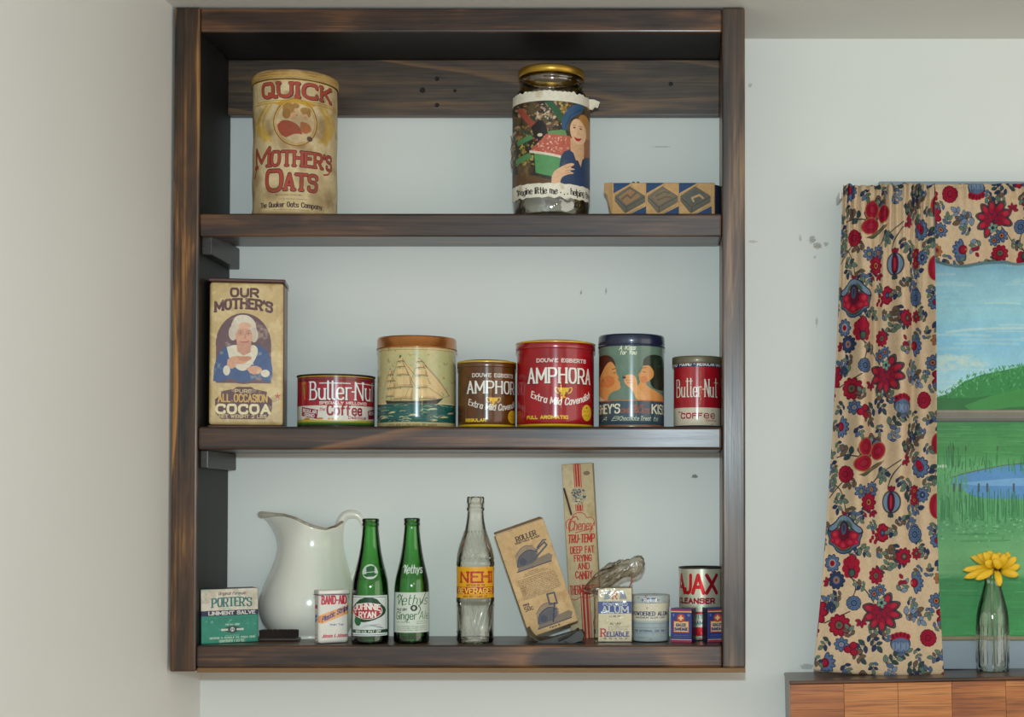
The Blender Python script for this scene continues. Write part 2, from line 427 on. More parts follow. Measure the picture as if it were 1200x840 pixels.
# ================================================================== the setting
def wall_mat(name, rgb, marks=(), rough=0.55):
    m, nt, b = new_mat(name)
    tc = nd(nt, 'ShaderNodeTexCoord')
    nz = nd(nt, 'ShaderNodeTexNoise'); nz.inputs['Scale'].default_value = 2.2; nz.inputs['Detail'].default_value = 5
    nt.links.new(tc.outputs['Object'], nz.inputs['Vector'])
    mx = nd(nt, 'ShaderNodeMix', data_type='RGBA'); c = s2l(rgb)
    mx.inputs[6].default_value = (*[v * 0.95 for v in c], 1); mx.inputs[7].default_value = (*[v * 1.04 for v in c], 1)
    nt.links.new(nz.outputs['Fac'], mx.inputs[0]); cur = mx.outputs[2]
    # small scuffs and chips that belong to the plaster
    for (x, z, sx, sz, col, st) in marks:
        mp = nd(nt, 'ShaderNodeMapping', vector_type='POINT'); mp.inputs['Location'].default_value = (-x / sx, 0, -z / sz); mp.inputs['Scale'].default_value = (1 / sx, 0, 1 / sz)
        nt.links.new(tc.outputs['Object'], mp.inputs[0])
        ln = nd(nt, 'ShaderNodeVectorMath', operation='LENGTH'); nt.links.new(mp.outputs[0], ln.inputs[0])
        n2 = nd(nt, 'ShaderNodeTexNoise'); n2.inputs['Scale'].default_value = 350; nt.links.new(tc.outputs['Object'], n2.inputs['Vector'])
        ad = nd(nt, 'ShaderNodeMath', operation='MULTIPLY_ADD'); ad.inputs[1].default_value = 2.0; nt.links.new(n2.outputs['Fac'], ad.inputs[0]); nt.links.new(ln.outputs['Value'], ad.inputs[2])
        mr = nd(nt, 'ShaderNodeMapRange'); mr.inputs['From Min'].default_value = 2.1; mr.inputs['From Max'].default_value = 1.7; mr.inputs['To Max'].default_value = st
        nt.links.new(ad.outputs[0], mr.inputs['Value'])
        m2 = nd(nt, 'ShaderNodeMix', data_type='RGBA'); m2.inputs[7].default_value = (*s2l(col), 1)
        nt.links.new(mr.outputs[0], m2.inputs[0]); nt.links.new(cur, m2.inputs[6]); cur = m2.outputs[2]
    nt.links.new(cur, b.inputs['Base Color']); b.inputs['Roughness'].default_value = rough; b.inputs['Specular IOR Level'].default_value = 0.3
    n3 = nd(nt, 'ShaderNodeTexNoise'); n3.inputs['Scale'].default_value = 45; n3.inputs['Detail'].default_value = 6
    nt.links.new(tc.outputs['Object'], n3.inputs['Vector'])
    bp = nd(nt, 'ShaderNodeBump'); bp.inputs['Strength'].default_value = 0.12; bp.inputs['Distance'].default_value = 0.003
    nt.links.new(n3.outputs['Fac'], bp.inputs['Height']); nt.links.new(bp.outputs[0], b.inputs['Normal'])
    return m
def struct(name, bm, m):
    o = link(name, bm_mesh(bm, name), m); o['kind'] = 'structure'; return o
LEFT_X = at(197.5, 590, -DEPTH).x - 0.001
CEIL_Z = at(900, 45.5, 0).z
def mk(px, py, sx, sz, col, st=0.5):
    p = at(px, py, 0); return (p.x, p.z, sx / 1000, sz / 1000, col, st)
grey = (140, 140, 126)
marks = [mk(882, 283, 8, 2.5, (160, 158, 145)), mk(938, 279, 2.5, 5, (150, 148, 138)), mk(952, 281, 6, 6, (135, 134, 124), .7), mk(958, 288, 7, 5, (145, 140, 120), .75),
         mk(968, 286, 4, 4, (145, 144, 134), .6), mk(955, 301, 2, 2.5, grey), mk(957, 377, 2, 8, grey), mk(681, 343, 1.5, 4, (70, 66, 60), .6), mk(710, 341, 1.5, 5, (90, 86, 80)),
         mk(814, 558, 5, 3, (90, 80, 66), .8), mk(879, 100, 3, 3.5, grey), mk(775, 172, 16, 1.2, (150, 150, 140)), mk(946, 781, 12, 5, (120, 122, 120), .5)]
M_WALL = wall_mat('plaster_white', (221, 223, 217), marks)
M_WALL_L = wall_mat('plaster_left', (226, 223, 216), [])
M_CEIL = wall_mat('ceiling_paint', (218, 216, 208), [])
struct('wall_back', box_bm(LEFT_X - 0.1, 2.2, 0, 0.1, 0, CEIL_Z + 0.1), M_WALL)
struct('wall_left', box_bm(LEFT_X - 0.1, LEFT_X, -3.2, 0, 0, CEIL_Z + 0.1), M_WALL_L)
struct('ceiling', box_bm(LEFT_X, 2.2, -1.9, 0, CEIL_Z, CEIL_Z + 0.1), M_CEIL)
M_FLOOR = wood('floor_oak', (92, 62, 36), (140, 98, 58), (176, 130, 84), 'y', 0.5)
struct('floor', box_bm(LEFT_X, 2.2, -3.2, 0, -0.1, 0), M_FLOOR)

# ================================================================== the shelf unit
YF = -DEPTH
xl0, xl1 = at(200, 590, YF).x, at(230.5, 590, YF).x
xr0, xr1 = at(846.5, 590, YF).x, at(873.5, 590, YF).x
zt = min(at(500, 8.5, YF).z, CEIL_Z - 0.0015)
W1 = wood('stained_pine_upright', (32, 21, 14), (88, 56, 27), (172, 118, 54), 'z', 0.42, 1.3, rings=5.0)
WD = wood('inside_shade_wood', (14, 13, 12), (24, 22, 20), (34, 31, 27), 'z', 0.55, 6.6, coat=0.0)  # shade painted into the wood of the left panel's inside and top's underside
W1R = wood('stained_pine_upright_right', (36, 25, 19), (88, 64, 46), (150, 116, 82), 'z', 0.42, 21.3)
W2 = wood('stained_pine_board', (30, 18, 14), (66, 42, 28), (120, 78, 44), 'x', 0.40, 4.1, rings=4.0)
W3 = wood('stained_pine_rail', (54, 43, 35), (76, 61, 48), (118, 88, 58), 'x', 0.45, 9.2, rings=7.0)
W4 = plain('bare_pine_edge', (122, 88, 48), 0.6, scale=25, stretch=(1, 6, 6))
W5 = wood('dark_stained_cleat', (34, 31, 28), (52, 47, 41), (70, 62, 52), 'y', 0.5, 2.2)
unit = thing('wall_shelf', 'dark-stained wooden wall shelf unit with three open shelves of old packages', 'shelf', ((xl0 + xr1) / 2, 0, at(500, 787, YF).z))
O = Vector(unit.location)
def part(name, bm, m, parent=unit, label=None, org=None, inner=None):
    o_ = O if org is None else org
    bmesh.ops.translate(bm, verts=bm.verts, vec=-o_)
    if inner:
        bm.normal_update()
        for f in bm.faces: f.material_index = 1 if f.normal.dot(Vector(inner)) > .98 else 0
    o = link(name, bm_mesh(bm, name), m, parent)
    if label: o['label'] = label
    return o
def wobble(bm, amp, sc):
    for v in bm.verts:
        n = noise.noise_vector(v.co * sc); v.co += Vector((n.x, 0, n.z)) * amp
def plank(x0, x1, y0, y1, z0, z1, bev=0.003):
    bm = box_bm(x0, x1, y0, y1, z0, z1, bev, 3); return bm
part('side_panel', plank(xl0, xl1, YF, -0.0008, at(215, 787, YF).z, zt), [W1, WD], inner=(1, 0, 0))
part('side_panel', plank(xr0, xr1, YF, -0.0008, at(860, 782.5, YF).z, zt), W1R)
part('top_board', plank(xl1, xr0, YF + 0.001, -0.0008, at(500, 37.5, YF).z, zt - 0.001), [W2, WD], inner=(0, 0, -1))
zs1t, zs1b = at(500, 249.6, YF).z, at(500, 277, YF).z
zs2t, zs2b = at(500, 499.6, YF).z, at(500, 527, YF).z
zs3t, zs3b = at(500, 756.0, YF).z, at(500, 782.5, YF).z
bm = plank(xl1, xr0, YF + 0.002, -0.0008, zs1b, zs1t, 0.0035)
for v in bm.verts:                                                     # the first shelf is planed thinner towards the wall
    if v.co.z < (zs1b + zs1t) / 2: v.co.z += 0.012 * max(0, (v.co.y - YF) / DEPTH)
part('shelf_board', bm, W2)
part('shelf_board', plank(xl1, xr0, YF + 0.001, -0.0008, zs2b, zs2t, 0.0045), W2)
part('shelf_board', plank(xl1, xr0, YF + 0.001, -0.0008, zs3b, zs3t, 0.0045), W2)
part('bottom_trim', plank(xl1 + 0.001, xr1, YF + 0.004, -0.0008, at(500, 788.2, YF).z, zs3b - 0.0002, 0.001), W4, label='lighter bare wooden strip along the bottom')
part('back_rail', plank(xl1, xr0, -0.020, -0.0008, at(500, 135, -0.02).z, at(500, 37.5, YF).z - 0.0005, 0.0015), W3, label='wide board with knots across the top of the back')
xi = at(281, 317, 0).x
part('cleat', plank(xl1, xi, -0.150, -0.0008, at(281, 316, 0).z, zs1b + 0.0085, 0.0015), W5)
part('cleat', plank(xl1, at(277, 551, 0).x, -0.150, -0.0008, at(277, 551, 0).z, zs2b - 0.0002, 0.0015), W5)
M_HOLE = plain('screw_dark', (18, 14, 12), 0.5, 0.3)
for (px, py, r) in ((495, 105.5, 3.2), (512, 92, 2.6), (512, 123, 2.6), (786, 98, 2.6), (533, 106, 2.0)):   # screw heads in the rail
    p = at(px, py, -0.0205); bm = bmesh.new(); bmesh.ops.create_cone(bm, segments=14, radius1=r * mpp(0), radius2=r * mpp(0) * .8, depth=0.0016, cap_ends=True, matrix=Matrix.Translation((p.x, -0.0207, p.z)) @ Matrix.Rotation(PI / 2, 4, 'X'))
    part('screw_head', bm, M_HOLE)

# ================================================================== can helper
def facing(X, Y): return math.atan2(-X, Y - CAM.y)
def can_thing(name, label, cat, cx, py_mid, Yc, zbase, group=None):
    X = at(cx, py_mid, Yc).x
    return thing(name, label, cat, (X, Yc, zbase), facing(X, Yc), group)
def zrel(t, py, R=0.0):
    p = at(CX, py, t.location.y - R); return p.z - t.location.z
M_STEEL = plain('tin_metal', (150, 148, 142), 0.32, 0.9, scale=30)
M_DKSTEEL = plain('dark_tin', (62, 54, 50), 0.4, 0.8, scale=40)
M_GOLDRIM = plain('gold_rim', (205, 165, 35), 0.35, 0.2, coat=.4)

# ---------------- 1 oats canister
Yc = -0.088
t = can_thing('oats_canister', 'tall worn cream cardboard oats canister at the left of the top shelf', 'canister', 346, 165, Yc, zs1t)
R = 48.5; k = mpp(Yc)
c = Cv(0, 88, 0, 249, 5, (196, 172, 128), round=(346, R))
c.stain((225, 203, 160), .45, .75, 7, 4, .6); c.stain((120, 84, 44), .62, .82, 6, 9, .55)
GD = (188, 142, 42); RD = (166, 70, 50); PU = (72, 36, 50)
for y in (90.5, 93): c.line([(298, y), (394, y)], 0.9, GD)
c.line([(303, 93), (303, 117), (391, 117), (391, 93)], 1.0, GD); c.line([(301, 119.5), (393, 119.5)], 1.2, GD)
c.text('QUICK', 309.5, 385.5, 112.5, 97, PU, 3.6, serif=.6, off=(.9, .8)); c.text('QUICK', 309.5, 385.5, 112.5, 97, RD, 3.6, out=PU, owt=0.4, serif=.6)
for sx in (-1, 1):
    for i in range(26):
        a = i / 25; x = 346 + sx * (30 + 9 * math.sin(a * PI)) ; y = 122 + 40 * a
        c.ell(x + sx * 3, y, 3.2, 1.0, (198, 156, 62), .8, rot=sx * 0.7); c.ell(x - sx * 2.5, y, 2.8, 0.9, (198, 156, 62), .7, rot=-sx * 0.9 + 1)
c.ell(346, 142, 24, 27, (205, 182, 138)); c.ring(346, 142, 24, 27, 1.4, (150, 100, 30)); c.ring(346, 142, 21.8, 24.8, .8, GD)
c.poly([(322, 120), (335, 116), (346, 115), (357, 116), (370, 120), (362, 124), (346, 119), (330, 124)], GD, .8, 1)
c.poly([(326, 145), (332, 139), (343, 141), (351, 147), (355, 155), (350, 161), (333, 160), (327, 153)], RD, 1, 2)
c.poly([(352, 141), (361, 142), (365, 150), (357, 156), (351, 149)], (178, 104, 60), 1, 1)
c.poly([(335, 160), (348, 154), (362, 158), (360, 163), (345, 165)], (214, 190, 150), 1, 1); c.ell(362, 160, 3, 3, (60, 40, 46), .8)
c.ell(343, 131, 6.2, 8, (206, 164, 120)); c.ell(338, 126, 6.5, 6.5, (158, 116, 58)); c.ell(336, 132, 4.5, 6, (150, 106, 52)); c.ell(346, 123, 4, 3, (158, 116, 58))
c.ell(356, 133, 5.5, 6, (208, 168, 126)); c.ell(357, 128, 6, 4, (166, 124, 66)); c.ell(361, 131, 2, 4, (160, 118, 62))
for (x, y) in ((344, 130), (347, 134), (354, 132), (357, 136), (348, 146), (350, 150)): c.ell(x, y, .7, .5, (90, 50, 40), .8)
c.text('M', 303, 317, 192, 171, RD, 3.0, .8, 1, out=PU, owt=.6); c.line([(304, 190), (301, 203)], 2.4, RD)
c.text("OTHER'S", 320, 387, 192, 176, RD, 2.8, .8, 0.8, out=PU, owt=.6); c.line([(386, 190), (384, 197), (378, 199)], 2, RD, 1, 1)
c.text('O', 315, 331, 221, 198, RD, 4.2, .8, 0, out=PU, owt=.6); c.text('ATS', 335, 370, 220, 202, RD, 3.4, .8, .9, out=PU, owt=.6)
c.greek(324, 356, 226.5, 1.6, (90, 64, 44), .8, 3); c.greek(328, 360, 231, 1.2, (90, 64, 44), .6, 4)
c.text('The Quaker Oats Company', 308, 376, 240, 234.5, (58, 40, 42), 1.1, .8, .4); c.greek(322, 362, 243.5, 1.4, (90, 64, 44), .6, 6)
c.stain((96, 66, 36), .55, .8, 5, 21, .35); c.grain(.05)
for y in range(243, 250): c.band(y, y + 1, (110, 82, 50), .1 * (y - 242))
ztop = zrel(t, 80.5, R * k); zl = zrel(t, 92, R * k)
prof = [(0.001, 0.0005), (R * k * 1.01, 0.0005)]; n = 30
for i in range(n + 1):
    z = 0.002 + (zl - 0.001 - 0.002) * i / n
    prof.append((R * k * (1.0 - .006 * math.sin(i / n * PI) + (0.03 * (1 - i / 2.2) if i < 2.2 else 0)), z))
me = lathe(prof, 72, 0, zrel(t, 88, R * k)); o = link('body', me, printed('oats_print', c.image('oats'), .62, bump=.5, bscale=30), t, smooth=True)
for v in me.vertices:
    nv = noise.noise_vector(v.co * 28 + Vector((3, 1, 7))); v.co.x += nv.x * .0016; v.co.y += nv.y * .0016
    if v.co.z < 0.012 and v.co.z > 0.001: s_ = noise.noise(v.co * 160) * .0018; v.co.x *= 1 + s_ * 14; v.co.y *= 1 + s_ * 14
c2 = Cv(0, 80, 0, 93, 5, (178, 146, 96), round=(346, R)); c2.stain((128, 92, 50), .4, .7, 6, 5, .7)
c2.band(85.6, 86.6, (190, 148, 60)); c2.band(88.6, 89.8, (190, 148, 60)); c2.grain(.06)
me = lathe([(R * k * 1.015, zl), (R * k * 1.03, zl + .001), (R * k * 1.03, ztop - .004), (R * k * 1.015, ztop - .001), (R * k * .97, ztop), (R * k * .95, ztop - .003), (.001, ztop - .004)], 72, zl, ztop)
o = link('lid', me, printed('oats_lid_print', c2.image('oats_lid'), .6), t, smooth=True); o['label'] = 'brown stained cardboard lid with yellow bands'

# ---------------- 2 big glass jar with a pasted magazine picture
Yc = -0.085; R = 45.0
t = can_thing('glass_jar', 'large clear glass jar with gold lid and a pasted magazine picture label', 'jar', 646, 165, Yc, zs1t)
k = mpp(Yc); Rw = R * k
zz = lambda py: zrel(t, py, Rw)
M_JAR = glass('jar_glass', (.90, .90, .82), (.46, .46, .40), .13, .07, .5, 1.45, .6, 55)
prof = [(.001, .004), (Rw * .8, .003), (Rw * .93, .0008), (Rw * .98, .006)] + [(Rw * r, zz(y)) for r, y in ((1.0, 232), (1.0, 200), (1.0, 150), (1.0, 118), (.985, 108), (.93, 102), (.86, 98), (.82, 94), (.80, 90), (.80, 87), (.83, 86), (.83, 83.5), (.79, 82), (.79, 79))]
o = link('glass_body', lathe(prof, 64), M_JAR, t, smooth=True)
c = Cv(0, 104, 0, 233, 5, (92, 72, 50), round=(646, R + .4)); r_ = random.Random(8)
c.stain((44, 40, 34), .4, .6, 12, 3, .9)
def blot(x0, y0, x1, y1, cols, n, s0, s1, sd=1):
    q = random.Random(sd)
    for _ in range(n):
        x, y, s_ = q.uniform(x0, x1), q.uniform(y0, y1), q.uniform(s0, s1); c.ell(x, y, s_, s_ * q.uniform(.4, .8), q.choice(cols), .85, rot=q.uniform(0, 3), n=8)
blot(601, 119, 662, 165, [(150, 110, 60), (70, 84, 52), (46, 40, 36), (180, 150, 110), (120, 50, 40), (40, 60, 44)], 170, 1, 3.4, 1)
blot(602, 150, 626, 195, [(190, 160, 70), (70, 90, 56), (50, 50, 60), (160, 130, 60), (36, 34, 30)], 110, 1, 2.6, 2)
blot(628, 121, 652, 140, [(206, 186, 160), (170, 140, 120), (60, 50, 50)], 50, 1, 2.4, 3); blot(655, 118, 668, 132, [(190, 160, 80), (150, 120, 60)], 30, .8, 1.8, 4)
c.poly([(606, 124), (612, 124), (630, 146), (626, 152)], (150, 70, 56)); c.poly([(638, 119), (648, 119), (664, 140), (660, 146)], (46, 86, 54))
c.poly([(623, 148), (634, 138), (642, 150), (640, 162), (628, 166)], (40, 34, 34), 1, 1); c.ell(633, 158, 3, 2, (210, 190, 160))
c.poly([(606, 162), (622, 157), (626, 162), (608, 168)], (84, 134, 84)); c.poly([(605, 183), (621, 178), (625, 184), (607, 190)], (84, 134, 84))
c.poly([(642, 154), (662, 151), (664, 158), (643, 160)], (96, 140, 84))
c.poly([(626, 177), (664, 182), (658, 210), (628, 202)], (86, 142, 88)); c.line([(626, 178), (628, 203), (656, 210)], .8, (38, 50, 40))
c.poly([(622, 175), (634, 164), (640, 157), (668, 158), (670, 168), (660, 182), (636, 180)], (182, 92, 72)); blot(626, 160, 666, 178, [(214, 150, 128), (160, 64, 52), (226, 180, 160)], 80, .7, 1.6, 6)
c.poly([(621, 175), (658, 182), (658, 185), (621, 178)], (216, 200, 178)); c.poly([(604, 200), (626, 205), (655, 214), (655, 218), (602, 218)], (96, 70, 46))
# the woman
c.ell(684, 146, 9, 17, (176, 122, 60)); c.ell(688, 168, 5, 12, (150, 92, 50)); c.poly([(668, 160), (684, 160), (684, 184), (668, 186)], (206, 162, 124))
c.poly([(655, 196), (658, 178), (670, 173), (676, 190), (686, 178), (695, 176), (698, 218), (655, 218)], (44, 62, 92), 1, 1); c.poly([(670, 172), (684, 172), (680, 192)], (208, 164, 126))
c.ell(677, 151, 9.4, 15, (222, 180, 142), rot=-.1); c.poly([(659, 152), (657, 142), (664, 126), (676, 118), (684, 117), (682, 127), (672, 134), (666, 141), (664, 152)], (52, 84, 116), 1, 2); c.line([(662, 148), (668, 134), (680, 124)], .8, (30, 50, 76))
for x in (672.5, 680): c.ell(x, 147, 1.5, .8, (60, 50, 50)); c.line([(x - 2, 144.6), (x + 2, 144.2)], .6, (140, 96, 60))
c.line([(677, 148), (678.5, 153), (676, 154)], .6, (190, 140, 110)); c.poly([(672, 158), (677, 159.5), (682, 157), (678, 162.5), (674, 162)], (176, 44, 44), 1, 1)
c.poly([(646, 216), (647, 203), (655, 196), (668, 189), (674, 190), (667, 195), (675, 196), (666, 199), (674, 201), (662, 204), (657, 209), (656, 218)], (218, 174, 138), 1, 1)
for a in ((662, 196, 670, 193), (662, 199.5, 670, 197.5), (661, 202.5, 669, 200.5)): c.line([a[:2], a[2:]], .5, (160, 110, 80))
c.rect(585, 104, 710, 118, (222, 214, 194)); c.rect(585, 214.5, 710, 233, (222, 214, 194))
c.text("\"Imagine little me . . . helping the gro", 606.5, 698, 226.6, 219.5, (40, 34, 34), 1.3, .6, .3)
c.stain((160, 130, 86), .66, .85, 8, 13, .5); c.grain(.05)
me = lathe([(Rw * 1.012, zz(231)), (Rw * 1.012, zz(200)), (Rw * 1.012, zz(150)), (Rw * 1.012, zz(118)), (Rw * 1.0, zz(106))], 90, zz(233), zz(104), arc=(-PI / 2, PI / 2))
for v in me.vertices:
    a = math.atan2(v.co.x, -v.co.y)
    if v.co.z > zz(112): v.co.z += noise.noise(Vector((a * 9, 0, 1))) * .004
    if v.co.z < zz(225): v.co.z += noise.noise(Vector((a * 7, 4, 1))) * .003
    v.co.y -= .0004
o = link('paper_label', me, printed('jar_label_print', c.image('jar_label'), .5, coat=.15, bump=.25), t, smooth=True); o['label'] = 'glued magazine picture of a woman in a blue hat at a market'
bm = bmesh.new()                                                            # torn flap of the label, standing off at the right
fl = [(43.5, 105), (50, 105.5), (57, 108.5), (54.5, 115.5), (51, 115), (48, 118), (43.5, 117)]
vs = [bm.verts.new(((u) * k, -.010 - .002 * math.sin(u), zz(y))) for u, y in fl]; bm.faces.new(vs); r2 = bmesh.ops.extrude_face_region(bm, geom=bm.faces[:])
for v in [g for g in r2['geom'] if isinstance(g, bmesh.types.BMVert)]: v.co.y += .0005
M_PAPER = plain('old_paper', (222, 212, 190), .7, scale=90)
link('label_flap', bm_mesh(bm), M_PAPER, t)['label'] = 'torn white corner of the label'
bm = bmesh.new(); tube_bm(bm, [(-45.5 * k, -.004, zz(y)) if i % 2 else (-47.2 * k, -.004, zz(y)) for i, y in enumerate((150, 158, 166, 174, 182, 189))], .0009, 6)
link('label_edge', bm_mesh(bm), plain('frayed_paper', (120, 100, 74), .8), t)
M_BRASS = plain('brass_lid', (176, 138, 52), .34, .75, scale=50)
prof = [(Rw * .84, zz(81)), (Rw * .865, zz(80.5)), (Rw * .865, zz(74)), (Rw * .85, zz(72.3)), (Rw * .78, zz(71)), (.001, zz(71.3))]
o = link('lid', lathe(prof, 64), M_BRASS, t, smooth=True); o['label'] = 'gold metal screw lid'
o = link('dregs', lathe([(.001, .0015), (Rw * .9, .0022), (Rw * .93, .006), (Rw * .6, .011), (.001, .009)], 40), plain('dried_dregs', (74, 70, 54), .7, 0, 0, .3, 90, .6, .2), t, smooth=True)

# ---------------- box helper
def pbox(name, parent, w_, d_, h_, mf, ms, bev=.0012, cuts=0, crumple=0.0, seed=0.0, seg=2):
    """printed box, front at local y=-d/2, base at z=0"""
    bm = box_bm(-w_ / 2, w_ / 2, -d_ / 2, d_ / 2, 0, h_, bev, seg)
    if cuts:
        bmesh.ops.subdivide_edges(bm, edges=[e for e in bm.edges if e.calc_length() > .008], cuts=cuts, use_grid_fill=True)
    if crumple:
        for v in bm.verts:
            nv = noise.noise_vector(v.co * 35 + Vector((seed, seed, 0))); f_ = min(1, v.co.z / .01); v.co += Vector((nv.x * crumple * f_, nv.y * crumple, nv.z * crumple * .5 * f_))
    planar_uv(bm, -w_ / 2, w_ / 2, 0, h_)
    return link(name, bm_mesh(bm), [mf, ms], parent, smooth=False)

# ---------------- 3 carton of three
Yf = -.120; k = mpp(Yf)
x0, x1 = at(717, 240, Yf).x, at(838, 240, Yf).x; hgt = at(780, 214, Yf).z - zs1t
t = thing('soap_carton', 'long torn tan carton with navy corners and three pictured blocks, top shelf', 'box', ((x0 + x1) / 2, Yf + .024, zs1t))
c = Cv(717, 214, 838, 249, 7, (186, 146, 96)); c.stain((205, 170, 120), .5, .7, 8, 2, .5)
NV = (34, 66, 104)
for i in range(3):
    X = 719 + 38.4 * i
    c.poly([(X, 214), (X + 22, 214), (X, 224.5)], NV); c.poly([(X + 38, 237), (X + 38, 247), (X + 14, 247)], NV); c.line([(X + 38.2, 214), (X + 38.2, 248)], .5, (150, 110, 70))
    bl = (92, 88, 78)
    c.poly([(X + 1.5, 227), (X + 19, 217.5), (X + 37, 227), (X + 37, 233), (X + 13.5, 244), (X + 1.5, 232)], bl if i != 1 else (104, 96, 82), .95)
    c.poly([(X + 6, 228), (X + 19, 220), (X + 32, 227), (X + 15, 236)], (150, 112, 74) if i == 0 else (86, 88, 82) if i == 2 else (128, 108, 82), .9)
    c.line([(X + 15, 238), (X + 15, 243)], .8, (64, 62, 58)); c.line([(X + 3, 229), (X + 14.5, 238), (X + 36, 228)], .8, (60, 60, 58), .8)
    if i == 0: c.line([(X + 10, 230), (X + 16, 226), (X + 20, 229), (X + 26, 224)], 2, (88, 78, 62), .8)
    if i == 1: c.line([(X + 11, 227), (X + 20, 223), (X + 27, 224)], 1.6, (90, 84, 70), .8); c.line([(X + 13, 231), (X + 22, 228), (X + 29, 228)], 1.6, (90, 84, 70), .8)
    if i == 2: c.line([(X + 17, 232), (X + 15, 229), (X + 24, 226), (X + 28, 229)], 2.2, (190, 150, 100), .9)
    for j in range(9):
        c.line([(X + 16 + j * 2.2, 240 - j * .95), (X + 16 + j * 2.2, 243 - j * 1.0)], .35, (60, 60, 56), .6)
        c.line([(X + 15 + j * 2.3, 246 - j * 1.0), (X + 16.4 + j * 2.3, 244.6 - j * 1.0)], .5, (120, 86, 52), .8); c.line([(X + 2 + j * 2.3, 226 - j * 1.05), (X + 3.4 + j * 2.3, 224.6 - j * 1.05)], .5, (120, 86, 52), .8)
c.grain(.06)
M_TAN = plain('tan_card', (170, 132, 86), .75, scale=70); M_NAVYCARD = plain('navy_card', (30, 38, 58), .6)
pbox('carton', t, x1 - x0, .048, hgt, printed('soap_print', c.image('soap'), .65, bump=.2), M_TAN, .0018, 1, .0008)
bm = bmesh.new(); hw = (x1 - x0) / 2                                          # open left end: bent flap, right end rounded navy
vs = [(-hw - .012, -.022, hgt), (-hw + .001, -.0235, hgt + .0005), (-hw + .001, -.0235, .001), (-hw - .001, -.021, .001), (-hw - .008, -.0215, hgt * .66), (-hw - .0125, -.022, hgt * .78)]
f = bm.faces.new([bm.verts.new(v) for v in vs]); r2 = bmesh.ops.extrude_face_region(bm, geom=[f])
for v in [g for g in r2['geom'] if isinstance(g, bmesh.types.BMVert)]: v.co.y += .0008
link('end_flap', bm_mesh(bm), M_TAN, t)
bm = bmesh.new(); bmesh.ops.create_cone(bm, segments=20, radius1=.0222, radius2=.0222, depth=hgt * .9, cap_ends=True, matrix=Matrix.Translation((hw - .0118, 0, hgt / 2 + .0005)))
link('end_cap', bm_mesh(bm), M_NAVYCARD, t)['label'] = 'rounded dark navy end'
bm = bmesh.new()
tube_bm(bm, [(-hw + .031 + .0012 * i, -.010, hgt + .0016 + .0014 * math.sin(i * 1.1)) for i in range(11)], [.0014 + .0008 * math.sin(i) for i in range(11)], 6)
link('torn_scrap', bm_mesh(bm), plain('grey_scrap', (92, 84, 80), .8), t)

# ---------------- 4 cocoa tin
Yf = -.128; k = mpp(Yf)
x0, x1 = at(241.5, 420, Yf).x, at(327.5, 420, Yf).x; hgt = at(285, 326.5, Yf).z - zs2t
t = thing('cocoa_tin', 'tall tan rectangular cocoa tin with a white-haired woman, beside left cleat', 'tin', ((x0 + x1) / 2, Yf + .033, zs2t), .17)
c = Cv(241.5, 326.5, 327.5, 499, 5, (196, 166, 112)); c.stain((214, 188, 134), .45, .7, 7, 11, .7); c.stain((150, 112, 62), .62, .8, 9, 14, .5)
BR = (88, 46, 44); GC = (222, 202, 158)
c.text('OUR', 266.5, 297, 344, 334.8, BR, 2.8); c.text("MOTHER'S", 249, 313, 362.5, 351.5, BR, 2.9, arc=4.5, serif=.5)
arch = [(250, 448), (250, 405)] + [(281 - 31.5 * math.cos(a), 402 - 38 * math.sin(a)) for a in [PI * i / 20 for i in range(21)]] + [(312.5, 448)]
c.poly(arch, (100, 68, 70)); c.ell(281, 425, 30, 24, (100, 68, 70))
c.poly([(247, 446), (248, 425), (256, 407), (268, 401), (281, 412), (296, 400), (308, 408), (314, 425), (314, 445), (306, 447), (300, 440), (281, 449), (264, 441), (258, 447)], (56, 78, 122), 1, 1)
c.poly([(262, 405), (274, 401), (281, 410), (292, 400), (299, 408), (292, 425), (280, 436), (266, 424)], (214, 202, 178), 1, 2)
c.ell(281, 382, 14.5, 16, (206, 190, 168)); c.ell(269, 388, 5, 9, (200, 184, 162)); c.ell(293, 390, 4.5, 9, (196, 180, 158)); c.ell(280, 372, 10, 6, (214, 200, 180))
c.ell(281.5, 392, 9.6, 12, (206, 152, 122)); c.ell(282, 379, 7, 4, (212, 164, 134)); c.poly([(273, 399), (290, 399), (289, 411), (281, 415), (274, 410)], (192, 138, 112))
for x in (277.5, 286.5): c.ring(x, 388, 2.9, 2.0, .4, (130, 90, 70)); c.ell(x, 388, 1.1, .6, (70, 46, 44)); c.line([(x - 2.5, 385), (x + 2.5, 384.6)], .6, (150, 120, 100))
c.line([(282, 389), (283.4, 393.5), (281, 394)], .6, (160, 100, 80)); c.line([(277, 398), (282, 399.2), (287, 397.6)], 1.0, (160, 56, 50), 1, 1)
c.poly([(263, 420), (270, 415), (284, 416), (288, 419), (284, 424), (274, 426), (268, 432), (262, 428)], (206, 150, 118), 1, 1); c.poly([(284, 430), (294, 426), (303, 430), (301, 436), (290, 438)], (206, 150, 118), 1, 1)
c.poly([(274, 416), (291, 415.5), (289, 421), (277, 422)], (190, 128, 92), 1, 1); c.line([(272, 426), (292, 425)], 1.5, (206, 190, 170)); c.ell(262, 433, 4, 6, (214, 202, 180)); c.ell(306, 436, 5, 4.5, (214, 202, 180))
c.poly([(256, 462), (256, 458), (270, 455), (274, 452.5), (290, 452.5), (294, 455), (308, 458), (308, 462), (314, 468), (314, 478), (312, 484), (306, 491), (256, 491), (250, 484), (249, 468)], BR)
c.text('PURE', 272, 290, 459.5, 455.6, (200, 178, 130), 1.0); c.text('ALL OCCASION', 253, 308, 470.2, 461.6, (206, 160, 66), 1.5)
c.text('COCOA', 251, 311, 484, 474.2, (226, 208, 160), 3.0); c.text('NET WEIGHT 2 LBS', 254, 307, 489.4, 486, (206, 180, 120), .9)
